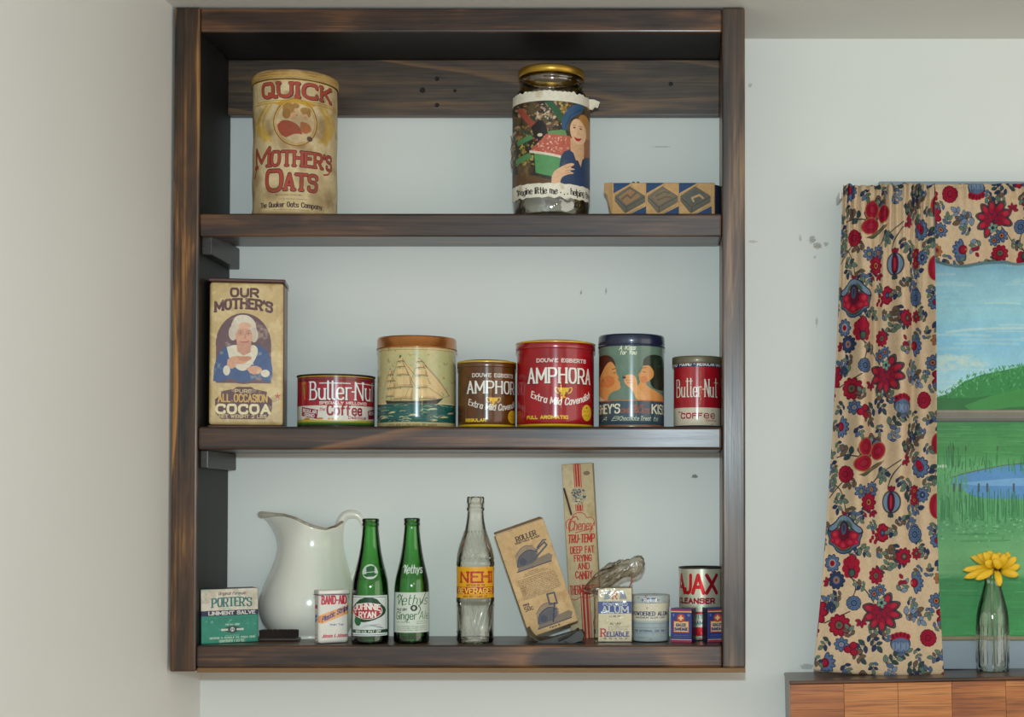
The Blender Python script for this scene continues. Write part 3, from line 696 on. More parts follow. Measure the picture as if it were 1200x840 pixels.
for a in range(5): c.line([(320, 463), (320 + 3 * math.sin(a * 1.257), 463 - 3 * math.cos(a * 1.257))], 1.1, (196, 60, 46))
for i in range(4): c.line([(311, 466 + i * 1.8), (327, 460 + i * 2)], .5, (90, 60, 40), .7)
c.grain(.05)
c.stain((232, 214, 170), .6, .75, 22, 31, .35)
pbox('tin_body', t, x1 - x0, .066, hgt - .008, printed('cocoa_print', c.image('cocoa'), .34, coat=.5, coat_rough=.15, bump=.28, bscale=22), plain('cocoa_side', (112, 84, 56), .45, coat=.3), .006, 1, .0006, 4, 4).location.z = .003
M_CRIM = plain('brown_rim', (74, 40, 34), .35, .3, coat=.4)
for (za, zb) in ((0.0, .0036), (hgt - .0055, hgt)):
    link('rim', bm_mesh(box_bm(-(x1 - x0) / 2 - .0012, (x1 - x0) / 2 + .0012, -.0345, .0345, za, zb, .006 if False else .0015, 2)), M_CRIM, t)

# ================================================================== middle shelf cans
def can_body(name, t, c, R, Yc, ybase_px, ytop_px, mat_, Rscale=1.0, seg=72, dent=0.0):
    k = mpp(Yc); Rw = R * k * Rscale
    zt_ = zrel(t, ytop_px, Rw)
    me = lathe([(.001, .0012), (Rw * .95, .0012), (Rw * .985, .0022), (Rw, .0034)] + [(Rw, .0034 + (zt_ - .0034) * i / 8) for i in range(1, 9)], seg, 0.0, zt_)
    if dent:
        for v in me.vertices:
            n = noise.noise_vector(v.co * 30 + Vector((R, 2, 1))); v.co.x += n.x * dent; v.co.y += n.y * dent
    return link(name, me, mat_, t, smooth=True), Rw, zt_
def ring_part(name, t, prof, m, label=None, seg=72):
    o = link(name, lathe(prof, seg), m, t, smooth=True)
    if label: o['label'] = label
    return o
def rim_prof(R, z, h=.0022, out=.0008):
    return [(R * .985, z), (R + out, z + .0003), (R + out, z + h), (R - .0006, z + h + .0002), (R - .0012, z - .001)]

# ---------------- 5 short coffee can
Yc = -.086; R = 45.0
t = can_thing('coffee_can', 'short wide red and white coffee can with a dark rim, middle shelf', 'can', 394, 465, Yc, zs2t, 'coffee cans on the middle shelf')
c = Cv(0, 438.5, 0, 499, 7, (158, 26, 44), round=(394, R)); MAR = (136, 22, 46); CR = (212, 206, 194)
c.band(438.5, 441, (44, 26, 34)); c.band(440, 440.8, (196, 160, 60)); c.band(441, 446, (110, 28, 36)); c.band(442.5, 443, (150, 70, 50))
c.band(474, 492, CR); c.poly([(350, 490), (362, 489), (372, 490.5), (394, 491.5), (410, 491), (425, 490), (440, 490), (440, 494), (350, 494)], (190, 172, 70)); c.band(492.5, 496.2, (110, 132, 44)); c.band(494.2, 496.2, (58, 104, 44))
c.greek(360, 432, 495.6, 1.6, (40, 60, 30), .8, 5); c.band(496.2, 499, (40, 22, 34)); c.band(496.8, 497.4, (196, 160, 60))
for x in (360, 362, 374, 377): c.ell(x, 489, 2.2, 1.2, (190, 110, 40), .8)
for x in (386, 390, 395): c.ell(x, 489.3, 1.6, 1.1, (206, 120, 44), .8)
c.ell(357, 454, 3.5, 9, (134, 64, 34), .9); c.line([(357, 452), (358, 466)], 2.2, (190, 116, 36), .9); c.ell(357, 448, 2.5, 2, (190, 116, 36), .7)
WH = (226, 222, 216); NO = (44, 28, 70)
for (o_, cl, wd) in ((.5, NO, 3.4), (0, WH, 2.3)):
    c.text('B', 364.5 + o_, 371.5 + o_, 467 + o_ * .6, 447, cl, wd, .7, .8); c.text('u', 374.3 + o_, 381 + o_, 467 + o_ * .6, 449, cl, wd, .7, .5)
    for x in (384.6, 389.8): c.line([(x + o_, 446.5), (x + o_, 466), (x + 2 + o_, 467)], wd, cl)
    c.line([(375 + o_, 448.5), (410 + o_, 448.5)], wd * .45, cl)
    c.text('er', 395 + o_, 411 + o_, 467 + o_ * .6, 447, cl, wd, .7, .5); c.line([(412 + o_, 458), (415 + o_, 458)], wd * .7, cl)
    c.text('Nu', 416 + o_, 433 + o_, 467 + o_ * .6, 447, cl, wd, .7, .6); c.line([(435.6 + o_, 446.5), (435.6 + o_, 467)], wd, cl); c.line([(417 + o_, 448), (438.5, 448.8)], wd * .4, cl)
c.text('SPECIALLY MELLOWED', 375, 429, 472.4, 469.8, CR, .8, serif=.5)
c.text('Coffee', 384, 423, 484.5, 473.5, MAR, 2.2); c.text('the', 375, 381, 480, 476.5, MAR, .5, slant=.3); c.text('Delicious', 408, 428, 489, 486, (150, 40, 56), .7, serif=.4)
c.poly([(355, 475), (373.5, 479), (372, 489.5), (354.5, 485)], MAR); c.text('REGULAR', 356.3, 371.5, 482, 478.5, WH, .8, rise=1.3); c.text('GRIND', 358, 369, 486.6, 483.2, WH, .8, rise=1)
c.poly([(430.5, 479), (440, 475.5), (446, 475), (446, 486), (431, 489)], MAR); c.text('REGULAR', 432, 443, 482.5, 479, WH, .7, rise=-1); c.grain(.04)
M_c = printed('coffee_print', c.image('coffee_short'), .22, coat=.6, coat_rough=.07)
o, Rw, zt_ = can_body('can_body', t, c, R, Yc, 499, 438.5, M_c, 0.985)
ring_part('rim', t, [(Rw * .97, .0006), (Rw + .0012, .0006), (Rw + .0012, .0030), (Rw - .0004, .0034)], M_DKSTEEL, 'dark bottom rim')
ring_part('rim', t, [(Rw * .995, zt_ - .0016), (Rw + .0013, zt_ - .0012), (Rw + .0013, zt_ + .0010), (Rw - .001, zt_ + .0012), (Rw - .003, zt_ - .004), (.001, zt_ - .005)], M_DKSTEEL, 'dark top rim and recessed lid')

# ---------------- 6 ship tin
Yc = -.086; R = 46.5
t = can_thing('ship_tin', 'tall cream tin picturing a sailing ship on green sea, under copper lid', 'tin', 488.5, 450, Yc, zs2t)
c = Cv(0, 406, 0, 499, 6, (188, 176, 128), round=(488.5, R)); c.stain((178, 176, 124), .35, .6, 3, 4, .8); c.stain((206, 180, 124), .55, .75, 3, 8, .6); c.stain((120, 96, 60), .75, .85, 30, 12, .6)
c.band(406, 409, (196, 174, 120)); c.band(409, 409.6, (130, 110, 70)); c.band(470.5, 472, (206, 190, 146)); c.band(472, 493, (26, 86, 80))
q = random.Random(5)
for i in range(120):
    x, y = q.uniform(420, 556), q.uniform(472.5, 492.5); L = q.uniform(3, 10); h = q.uniform(.5, 1.6)
    c.line([(x, y), (x + L * .4, y - h), (x + L, y + q.uniform(-.6, .6))], q.uniform(.4, 1.1), q.choice([(200, 186, 132), (14, 62, 62), (14, 62, 62), (150, 160, 120), (60, 116, 100), (12, 50, 56)]), .85, 1)
for (x, y, L) in ((478, 485, 12), (500, 478, 14), (515, 487, 12), (455, 482, 10), (524, 482, 9), (446, 488, 8), (505, 491, 9)): c.poly([(x, y + 1), (x + L * .4, y - 1.6), (x + L, y - .8), (x + L * .6, y + .6)], (208, 190, 138), .95, 1)
c.band(493, 499, (196, 178, 128)); c.text('CLIPPER SHIP FLYING CLOUD OFF HARBOR', 454, 512, 497, 495.2, (120, 96, 60), .4); c.stain((90, 64, 40), .74, .86, 14, 30, .7)
SL = (208, 176, 122); SD = (150, 118, 76); LN = (92, 72, 50)
for x, y0 in ((457.5, 431), (468.7, 416), (490.5, 419)): c.line([(x, y0), (x + 1, 468)], .7, LN)
def sail(x0, x1, y0, x2, x3, y1):
    c.poly([(x0, y0), (x1, y0 + .8), (x3, y1 + .4), ((x2 + x3) / 2, y1 - 1.6), (x2, y1)], SL, .97, 0); c.poly([(x1 - 1.2, y0 + .8), (x1, y0 + .8), (x3, y1), (x3 - 3.5, y1)], SD, .6); c.poly([(x2 + .5, y1 - (y1 - y0) * .34), (x3 - .5, y1 - (y1 - y0) * .28), (x3, y1), (x2, y1)], SD, .35); c.poly([(x0 + .8, y0 + 1), (x0 + (x1 - x0) * .45, y0 + 1), (x2 + (x3 - x2) * .4, y1 - 2.2), (x2 + 1.6, y1 - 2.2)], (224, 198, 150), .45); c.line([(x2, y1), ((x2 + x3) / 2, y1 - 1.5), (x3, y1)], .6, LN, .9, 1)
for a in ((456, 459.5, 432, 455, 461.5, 439), (455, 461, 440, 454, 463.5, 446), (454, 463, 447, 453.5, 464.5, 454.5), (453, 463.5, 455.5, 452, 464, 464),
          (466, 472.5, 419, 465.5, 474.5, 423.5), (465.5, 474, 424.5, 465, 477, 430), (465.5, 477, 431, 465, 481, 439.5), (465, 480.5, 440.5, 464.5, 484.5, 453.5), (463, 484, 454.5, 461, 483.5, 467),
          (488, 494.5, 420, 487.5, 496.5, 424), (487.5, 496, 425, 487, 499.5, 431), (487.5, 499, 432, 487, 502, 440), (488, 501.5, 441, 488, 507.5, 454), (489, 507, 455, 490, 512, 466.5)): sail(*a)
for a in (((472, 424), (481, 430), (486.5, 452), (480, 440)), ((474, 424), (482, 428), (487, 440), (480, 432)), ((496, 424), (502, 432), (520, 462), (506, 452)), ((498, 428), (508, 438), (526, 461.5), (512, 455)), ((500, 452), (505, 448), (519, 464), (508, 465))):
    c.poly(a, SL, .95, 1); c.line([a[0], a[2]], .5, LN)
for a in (((468.7, 416), (452, 468)), ((490.5, 419), (527, 462)), ((457, 431), (450, 456)), ((490.5, 419), (475, 466)), ((513, 466), (527, 461))): c.line(a, .4, LN, .8)
c.poly([(452, 467.5), (460, 468.8), (490, 469), (506, 467.5), (519.5, 464.8), (512, 471.8), (453.6, 471.8)], (34, 40, 38)); c.line([(453, 467.8), (490, 468.6), (512, 466)], .8, (150, 120, 70)); c.poly([(468, 417), (471, 415.2), (469.4, 418.5)], (30, 46, 40)); c.grain(.04)
M_c = printed('ship_print', c.image('ship'), .2, coat=.7, coat_rough=.06)
o, Rw, zt_ = can_body('tin_body', t, c, R, Yc, 499, 406, M_c, 0.975)
M_COPPER = plain('copper_lid', (196, 124, 62), .3, .75, .5, scale=45, noise_amt=.2)
zl0, zl1 = zrel(t, 406.5, Rw), zrel(t, 392, Rw)
ring_part('lid', t, [(Rw * 1.0, zl0 + .0003), (Rw * 1.035, zl0), (Rw * 1.035, zl0 + .0016), (Rw * 1.012, zl0 + .0024), (Rw * 1.012, zl1 - .003), (Rw * .99, zl1 - .0006), (Rw * .9, zl1), (.001, zl1)], M_COPPER, 'copper-coloured slip lid')

# ---------------- 7 and 8 the two tobacco tins, same design in two sizes
def trophy(c, cx, cy, s, col=(222, 176, 40)):
    dk = (96, 60, 10)
    c.poly([(cx - 6 * s, cy - 5 * s), (cx + 6 * s, cy - 5 * s), (cx + 4.2 * s, cy + .5 * s), (cx + 1 * s, cy + 2.6 * s), (cx + 1 * s, cy + 4 * s), (cx + 3.4 * s, cy + 5.6 * s), (cx - 3.4 * s, cy + 5.6 * s), (cx - 1 * s, cy + 4 * s), (cx - 1 * s, cy + 2.6 * s), (cx - 4.2 * s, cy + .5 * s)], col)
    for sg in (-1, 1): c.line([(cx + sg * 5.4 * s, cy - 4.6 * s), (cx + sg * 9 * s, cy - 4.8 * s), (cx + sg * 7.6 * s, cy), (cx + sg * 4 * s, cy + 1.4 * s)], 1.1 * s, col, 1, 2); c.ell(cx + sg * 3.2 * s, cy + 1.2 * s, 1.5 * s, 1.6 * s, dk, .8)
    c.line([(cx - 6 * s, cy - 5 * s), (cx + 6 * s, cy - 5 * s)], .6 * s, dk)
def tobacco(nm, label, cx, R, ytop, yb0, bg, dark, sub, subx, S, big, lid_bg):
    Yc = -.086
    t = can_thing('tobacco_tin', label, 'tin', cx, 460, Yc, zs2t, 'tobacco tins on the middle shelf')
    yl = ytop + 9.5 * S
    c = Cv(0, yl, 0, 499, 6, bg, round=(cx, R * .965)); c.stain(dark, .45, .75, 5, 7, .5)
    YL = (214, 178, 36)
    big(c, YL); c.band(495.2, 498.2, YL); c.band(498.2, 499, dark); c.grain(.04)
    o, Rw, zt_ = can_body('tin_body', t, c, R, Yc, 499, yl, printed(nm + '_print', c.image(nm), .2, coat=.7, coat_rough=.06), .965)
    m = plain(nm + '_lid', lid_bg, .22, .1, .6, .06); z0, z1 = zrel(t, yl + .6, Rw), zrel(t, ytop + 2.2, Rw)
    lid = ring_part('lid', t, [(Rw, z0), (Rw * 1.03, z0 + .0003), (Rw * 1.035, z0 + .0012), (Rw * 1.035, z1), (Rw * 1.0, z1 + .0016), (Rw * .9, z1 + .0010), (Rw * .88, z1 + .0030), (Rw * .84, z1 + .0036), (.001, z1 + .0036)], m, None)
    ring_part('lid_stripe', lid, [(Rw * 1.037, z1 - .0010), (Rw * 1.042, z1), (Rw * 1.036, z1 + .0012), (Rw * 1.0, z1 + .0019)], M_GOLDRIM, 'yellow stripe round the lid')
    return t
def art_brown(c, YL):
    c.text('DOUWE EGBERTS', 554, 600.5, 441, 437.3, (206, 200, 190), .95, serif=.5)
    c.text('AMPHORA', 548.5, 607, 459.5, 446, (24, 14, 10), 2.5, .7, .5, off=(.4, .5)); c.text('AMPHORA', 548.5, 607, 459.5, 446, (222, 220, 212), 2.2, .7, .4)
    trophy(c, 578, 469, .95)
    c.text('Extra Mild Cavendish', 549.5, 604, 472.5, 465.8, (222, 220, 212), 1.15, .8, 0, .25, arc=-6.5)
    c.text('REGULAR', 546.5, 569.5, 491.8, 489, YL, 1.3); c.ell(600, 486, 5, 7.6, (216, 174, 40)); c.greek(596.5, 603.5, 485.4, 1.6, (170, 60, 30), .9, 3, 9); c.greek(596.5, 603.5, 489.4, 1.6, (170, 60, 30), .9, 4, 9)
def art_red(c, YL):
    c.text('DOUWE EGBERTS', 629.5, 685.5, 423.6, 420, (214, 206, 196), 1.0, serif=.6)
    c.text('AMPHORA', 620, 690.5, 447.6, 430.8, (60, 6, 14), 3.2, .7, .5, off=(.4, .6)); c.text('AMPHORA', 620, 690.5, 447.6, 430.8, (226, 220, 210), 2.8, .7, .4)
    trophy(c, 660, 458.6, 1.15)
    c.text('Extra Mild Cavendish', 623, 690, 464, 456.5, (226, 222, 212), 1.4, .8, 0, .25, arc=-9)
    c.text('FULL AROMATIC', 618.5, 665, 489, 486, YL, 1.4); c.ell(687, 481.5, 5.6, 9.6, (222, 178, 40)); c.greek(683, 691, 480.6, 2, (180, 60, 30), .9, 3, 9); c.greek(683, 691, 485.2, 2, (180, 60, 30), .9, 4, 9); c.ell(687, 475.6, .9, 1.1, (180, 60, 30))
    c.line([(613.4, 472), (613.4, 492)], .5, (220, 120, 110), .8); c.greek(607.6, 611.5, 480, 1.2, (220, 150, 140), .8, 5); c.greek(607.6, 611.5, 484, 1.2, (220, 150, 140), .8, 6)
tobacco('tobacco_brown', 'smaller brown tobacco tin with yellow-striped lid, between ship tin and red tin', 570.5, 34.5, 421, 0, (96, 54, 14), (60, 30, 8), '', 0, .82, art_brown, (92, 52, 16))
tobacco('tobacco_red', 'larger bright red tobacco tin with yellow bands and a gold cup, middle shelf', 651, 46.5, 397.5, 0, (160, 12, 26), (110, 6, 20), '', 0, 1.0, art_red, (150, 14, 26))

# ---------------- 9 chocolate tin
Yc = -.088; R = 39.0
t = can_thing('chocolate_tin', 'tall green chocolate tin with navy lid and two children facing each other', 'tin', 740, 450, Yc, zs2t)
c = Cv(0, 403, 0, 500, 6, (92, 116, 100), round=(740, R * .98)); c.stain((112, 136, 118), .4, .7, 4, 4, .6)
c.text('A Kiss', 726, 744, 409.5, 405, (224, 222, 190), .8, 1, 0, .3); c.text('for You', 727, 745, 415, 410.5, (224, 222, 190), .8, 1, 0, .3)
SK = (206, 140, 76); OR = (198, 104, 44)
c.poly([(690, 452), (692, 432), (697, 419), (706, 414), (716, 416), (721, 423), (721.5, 430), (716, 440), (708, 442), (700, 450)], (70, 38, 24), 1, 1)   # boy's hair
c.poly([(700, 448), (704, 438), (711, 425), (717, 422), (722, 430), (722.5, 437), (725.5, 441), (724, 444.5), (727, 447), (726.6, 450), (728, 454), (724.5, 456.5), (718, 458), (714, 462), (712, 469), (700, 469)], SK, 1, 1)
c.ell(713, 446, 8, 7, OR, .75); c.poly([(703, 449), (706, 440), (711, 442), (710, 450), (706, 453)], (198, 122, 64), 1, 2); c.line([(705, 446), (708, 443), (709, 448)], .7, (120, 60, 30), 1, 1)
c.line([(718, 432), (721.6, 431.2)], .8, (70, 38, 24)); c.line([(719, 436), (721.6, 436.4)], .7, (70, 38, 24)); c.poly([(695, 463), (703, 462), (711, 469), (695, 469)], (214, 204, 176))
c.poly([(753, 428), (754, 419), (764, 414), (775, 415), (786, 424), (790, 450), (780, 455), (770, 456), (763, 452), (760, 440)], (30, 44, 32), 1, 1)   # girl's bob
c.poly([(753.5, 428), (761, 427), (765.5, 433), (766, 440), (761, 445), (757, 447), (757, 451), (768, 457), (776, 461), (782, 469), (757, 469), (752, 461), (747, 455), (748, 450), (750.5, 447), (748.6, 444), (749.4, 441.6), (747.4, 438.6), (751, 435)], SK, 1, 1)
c.ell(754.5, 444, 4, 4.5, OR, .75); c.line([(753, 435), (756, 435.6)], .7, (50, 34, 24)); c.line([(751, 431), (757, 430)], .6, (60, 44, 30))
c.poly([(731, 441), (736, 438), (743, 439), (746, 444), (747, 452), (754, 461), (759, 469), (746, 469), (741, 456), (733, 450), (731.5, 446)], (212, 152, 92), 1, 1); c.ell(731.5, 442, 2.2, 1.6, (70, 50, 40)); c.line([(733, 445), (740, 445)], .6, (160, 96, 56)); c.line([(734, 448), (740, 448)], .6, (160, 96, 56))
c.rect(640, 468.2, 840, 500, (52, 72, 86)); c.band(468, 469.3, (176, 96, 50)); c.band(496.8, 497.8, (176, 96, 50))
c.text("HERSHEY'S", 688, 726, 483, 473, (222, 216, 186), 2.0, .8); c.text('KISSES', 764, 792, 483.2, 473, (222, 216, 186), 2.0, .8)
c.text('MILK', 740, 753, 477, 473.6, (150, 70, 50), .9, serif=.3); c.text('CHOCOLATE', 728, 761, 482.6, 478.4, (150, 70, 50), 1.1, serif=.3)
for (a, b, s_) in ((706, 711, 'A'), (717, 724, 'B'), (726, 748, 'Chocolate'), (750, 762, 'Treat'), (765, 770, 'to')): c.text(s_, a, b, 491.8, 487.2, (190, 196, 170), .7, 1, 0, .35)
c.grain(.05)
o, Rw, zt_ = can_body('tin_body', t, c, R, Yc, 500, 403, printed('kiss_print', c.image('kiss'), .24, coat=.6, coat_rough=.14), .98)
zl0, zl1 = zrel(t, 404, Rw), zrel(t, 390, Rw); M_NAVY = plain('navy_lid', (24, 34, 62), .3, .2, .5, .1)
ring_part('lid', t, [(Rw, zl0 - .001), (Rw * 1.03, zl0 - .0008), (Rw * 1.03, zl0 + .0012), (Rw * 1.012, zl0 + .0018), (Rw * 1.012, zl0 + .003), (Rw * 1.02, zl0 + .004), (Rw * 1.01, zl1 - .003), (Rw * .985, zl1 - .0006), (.001, zl1 - .0002)], M_NAVY, 'navy slip lid')
ring_part('rim', t, [(Rw * .98, .0004), (Rw + .0004, .0006), (Rw + .0004, .0030), (Rw * .99, .0032)], M_STEEL, 'bright metal bottom rim')

# ---------------- 10 tall coffee can
Yc = -.090; R = 29.3
t = can_thing('coffee_can', 'narrow tall red and white coffee can with olive lid, right end of middle shelf', 'can', 817, 458, Yc, zs2t, 'coffee cans on the middle shelf')
c = Cv(0, 422, 0, 500, 7, (160, 20, 34), round=(817, R * .94)); c.stain((178, 44, 40), .5, .7, 6, 3, .5)
c.band(422, 429.5, (34, 36, 80)); c.text('HALF POUND - REGULAR GRIND', 789.6, 845, 428, 423.8, (214, 212, 206), 1.0)
for (o_, cl, wd) in ((.4, (70, 10, 24), 2.0), (0, (224, 214, 198), 1.7)):
    for st, a, b in (('B', 793.4, 797.2), ('u', 799, 802.4), ('e', 812.6, 816.4), ('r', 818.6, 822), ('N', 826, 830.6), ('u', 832.2, 835.6)): c.text(st, a + o_, b + o_, 464, 447.5 if st in 'uer' else 444, cl, wd, .6, .7)
    for x in (805.6, 809.6, 838.6): c.line([(x + o_, 443), (x + o_, 463.6), (x + 1.4, 464)], wd, cl)
    c.line([(803.8, 446), (811.4, 446)], wd * .5, cl); c.line([(836.8, 447.5), (840.6, 447.5)], wd * .5, cl); c.line([(823, 455.5), (825, 455.5)], wd * .6, cl)
c.rect(760, 476.6, 880, 497.2, (206, 196, 172)); c.text('COFF', 798.5, 822.5, 488.8, 483.4, (150, 24, 50), 1.5); c.text('ee', 825, 837, 488.8, 480.8, (150, 24, 50), 1.15); c.text('the', 795, 799.5, 482.6, 480.6, (150, 60, 60), .5); c.text('Delicious', 827, 839, 492.2, 490.4, (196, 110, 84), .5)
c.band(497.2, 500, (36, 34, 60)); c.stain((120, 90, 60), .76, .86, 20, 8, .6); c.grain(.05)
o, Rw, zt_ = can_body('can_body', t, c, R, Yc, 500, 422, printed('coffee_tall_print', c.image('coffee_tall'), .22, coat=.6, coat_rough=.07), .94)
zl0, zl1 = zrel(t, 425.5, Rw), zrel(t, 416.6, Rw)
ring_part('lid', t, [(Rw, zl0), (Rw * 1.05, zl0 + .0004), (Rw * 1.065, zl0 + .0014), (Rw * 1.065, zl1 - .0016), (Rw * 1.04, zl1), (Rw * .98, zl1 - .0004), (.001, zl1 - .001)], plain('olive_lid', (112, 104, 82), .4, .3, .2, .12), 'olive-grey plastic lid')

# ================================================================== bottom shelf
def Yfront(px, py): return on_z(px, py, zs3t).y
# ---------------- 11 salve box
Yf = Yfront(268, 754.5); k = mpp(Yf); wpx, hpx = 66, 64
t = thing('salve_box', 'worn green and cream salve carton at the left end of bottom shelf', 'box', (at(259.5, 720, Yf).x, Yf + .033, zs3t), -.0)
t.rotation_euler = (0, math.radians(-.6), math.radians(27))
c = Cv(0, 0, wpx, hpx, 7, (206, 196, 178)); c.stain((178, 160, 136), .45, .7, 8, 4, .6)
c.rect(0, 27, wpx, hpx, (36, 128, 104)); c.stain((60, 146, 122), .6, .8, 10, 8, .3); c.rect(0, 25.4, wpx, 31.6, (34, 34, 66))
c.text('Original Formula', 20, 51, 7.2, 4, (110, 80, 76), .6, 1, 0, .4); c.text("PORTER'S", 13, 58, 21.5, 11.5, (44, 104, 98), 1.9, .6, 1.1, arc=1)
c.text('LINIMENT SALVE', 9, 62, 30.3, 26.8, (206, 200, 186), 1.2, .8, .5)
for i, (a, b) in enumerate(((18, 60), (8, 58), (8, 60), (8, 34))): c.greek(a, b, 35 + i * 2, 1.2, (24, 84, 70), .7, i)
c.poly([(23, 48), (30, 45), (36, 43.6), (42, 45), (49, 48), (42, 51), (36, 52.6), (30, 51)], (40, 60, 64), .9); c.rect(23, 47, 31, 49.4, (196, 200, 184)); c.rect(41, 47, 49, 49.4, (196, 200, 184)); c.ell(36, 48, 3.8, 4, (36, 44, 56)); c.ell(36, 48, 2.6, 2.8, (196, 200, 184)); c.text('H', 34.7, 37.3, 49.6, 46.4, (36, 44, 56), .6)
c.text('FOR ALL USES', 28, 44, 43, 41.4, (196, 206, 180), .4); c.greek(28, 44, 55.4, 1.2, (196, 206, 180), .8, 7); c.text('GEORGE H. RUNDLE CO. PIQUA OHIO', 10, 62, 58.6, 56.6, (196, 206, 180), .5); c.text('CONTENTS 1 1/2 OZ.', 21, 50, 62.6, 60.2, (196, 206, 180), .65)
c.stain((190, 200, 186), .7, .82, 14, 3, .4); c.grain(.05)
pbox('carton', t, wpx * k, .036, hpx * k, printed('salve_print', c.image('salve'), .4, coat=.3, coat_rough=.25, bump=.3), plain('salve_side', (30, 50, 62), .5), .0014, 2, .0009, 2)

# ---------------- 12 dark brush
bm = box_bm(-.032, .032, -.012, .012, 0, .0048, .0018, 2)
Yb = Yfront(322, 751.5); t = thing('scrub_brush', 'small dark bristle brush lying beside the green salve carton', 'brush', (at(324, 745, Yb).x, Yb + .014, zs3t), .04)
M_BR = plain('brush_back', (50, 42, 38), .4, 0, .3); M_BRS = plain('bristles', (44, 32, 28), .7, scale=300)
link('brush_back', bm_mesh(bm), M_BR, t); bm = bmesh.new(); q = random.Random(2)
for i in range(34):
    for j in range(9):
        x, y = -.0275 + .00167 * i, -.0095 + .0024 * j; tube_bm(bm, [(x, y, .0045), (x + q.uniform(-.0008, .0008), y + q.uniform(-.0008, .0008), .0165 + q.uniform(-.0007, .0007))], .0008, 4)
o = link('bristles', bm_mesh(bm), M_BRS, t); o['kind'] = 'stuff'

# ---------------- pitcher
Yp = Yfront(362, 748) + .052; kp = mpp(Yp)
PX = at(362, 690, Yp).x
t = thing('pitcher', 'large white ironstone pitcher with a pouring lip and worn brown rim', 'pitcher', (PX, Yp, zs3t))
zp = lambda py: at(CX, py, Yp).z - zs3t
rows = [(749.5, 363, 44), (747, 363, 46), (744.5, 363, 46.4), (742.5, 363, 45), (738, 363, 48), (731, 362.5, 52), (722, 362, 55.2), (713, 361.5, 56.6), (704, 361.5, 56.6), (694, 362, 54.8), (684, 362.8, 52), (674, 363.6, 48.6), (664, 364.4, 45), (655, 364.8, 42), (646, 365, 39.8), (638, 365, 38.4), (630, 365, 38), (622, 365, 38.2), (615, 365, 38.8), (608, 365, 39.4)]
rows = spline([(a, b, c_) for a, b, c_ in rows], 2)
vs, fs = [], []; NA = 96; ymin, ystart = 608.0, 655.0
for (py, cx, r) in rows:
    tt = max(0.0, min(1.0, (ystart - py) / (ystart - ymin)))
    for i in range(NA):
        a = 2 * PI * i / NA; ca, sa = math.cos(a), math.sin(a)
        pull = 21.5 * max(0, -ca) ** 3.5 * tt ** 2.6; pin = 1 - .10 * tt ** 2 * max(0, -ca)
        x = (cx - 362 + r * ca - pull); y = r * sa * .96 * pin * (1 if ca > 0 else 1 - .25 * tt ** 2 * abs(ca) ** 1.5)
        rim = float(np.interp(ca, [-1, -.6, -.3, 0, .3, .6, .85, 1], [602.5, 603.5, 607, 612.5, 617.5, 620.5, 617, 611]))       # height of the rim round the mouth
        py2 = py + (rim - ymin) * tt ** 1.6
        if tt > .9: py2 += 2.2 * max(0, -ca) ** 8 * (tt - .9) * 10 * .4
        vs.append((x * kp, y * kp, zp(py2)))
nr = len(rows)
for j in range(nr - 1):
    for i in range(NA): fs.append((j * NA + i, j * NA + (i + 1) % NA, (j + 1) * NA + (i + 1) % NA, (j + 1) * NA + i))
fs.append(tuple(range(NA))[::-1])
me = bpy.data.meshes.new('pitcher'); me.from_pydata(vs, [], fs)
M_IRON = plain('ironstone', (234, 230, 216), .18, 0, .6, .05, 7)
o = link('body', me, M_IRON, t, smooth=True); so = o.modifiers.new('wall', 'SOLIDIFY'); so.thickness = .0045; so.offset = -1; so.use_even_offset = False
last = [Vector(v) for v in vs[-NA:]]; bm = bmesh.new()
pts = [v + Vector((0, 0, .0006)) for v in last] ; cen = sum(last, Vector()) / NA
pts = [p + (cen - p) * .03 for p in pts]; tube_bm(bm, pts + [pts[0]], [.0024 + .0004 * noise.noise(p * 60) + .0042 * max(0, -(p.x / (58 * kp))) ** 3 for p in pts] + [.0026], 8, cap=False)
m, nt, b = new_mat('ironstone_rim')
tc = nd(nt, 'ShaderNodeTexCoord'); nz = nd(nt, 'ShaderNodeTexNoise'); nz.inputs['Scale'].default_value = 22; nz.inputs['Detail'].default_value = 5
nt.links.new(tc.outputs['Object'], nz.inputs['Vector']); rp = nd(nt, 'ShaderNodeValToRGB'); rp.color_ramp.elements[0].position = .42; rp.color_ramp.elements[0].color = (*s2l((112, 84, 62)), 1)
rp.color_ramp.elements[1].position = .56; rp.color_ramp.elements[1].color = (*s2l((196, 188, 168)), 1); nt.links.new(nz.outputs['Fac'], rp.inputs[0]); nt.links.new(rp.outputs[0], b.inputs['Base Color']); b.inputs['Roughness'].default_value = .35
link('rim', bm_mesh(bm), m, t, smooth=True)['label'] = 'rim with brown worn glaze'
hp = spline([(396, 622), (400, 611), (406, 603.5), (415, 602.5), (422, 606), (426.5, 616), (427, 632), (423.5, 650), (417.5, 668), (411.5, 681)], 4)
hr = spline([(5.5, 0), (5.8, 0), (6.0, 0), (5.6, 0), (4.8, 0), (3.8, 0), (3.3, 0), (3.2, 0), (3.6, 0), (4.4, 0)], 4)
bm = bmesh.new(); tube_bm(bm, [((x - 362) * kp, 0, zp(y)) for x, y in hp], [r[0] * kp for r in hr], 16, 1.55); link('handle', bm_mesh(bm), M_IRON, t, smooth=True)

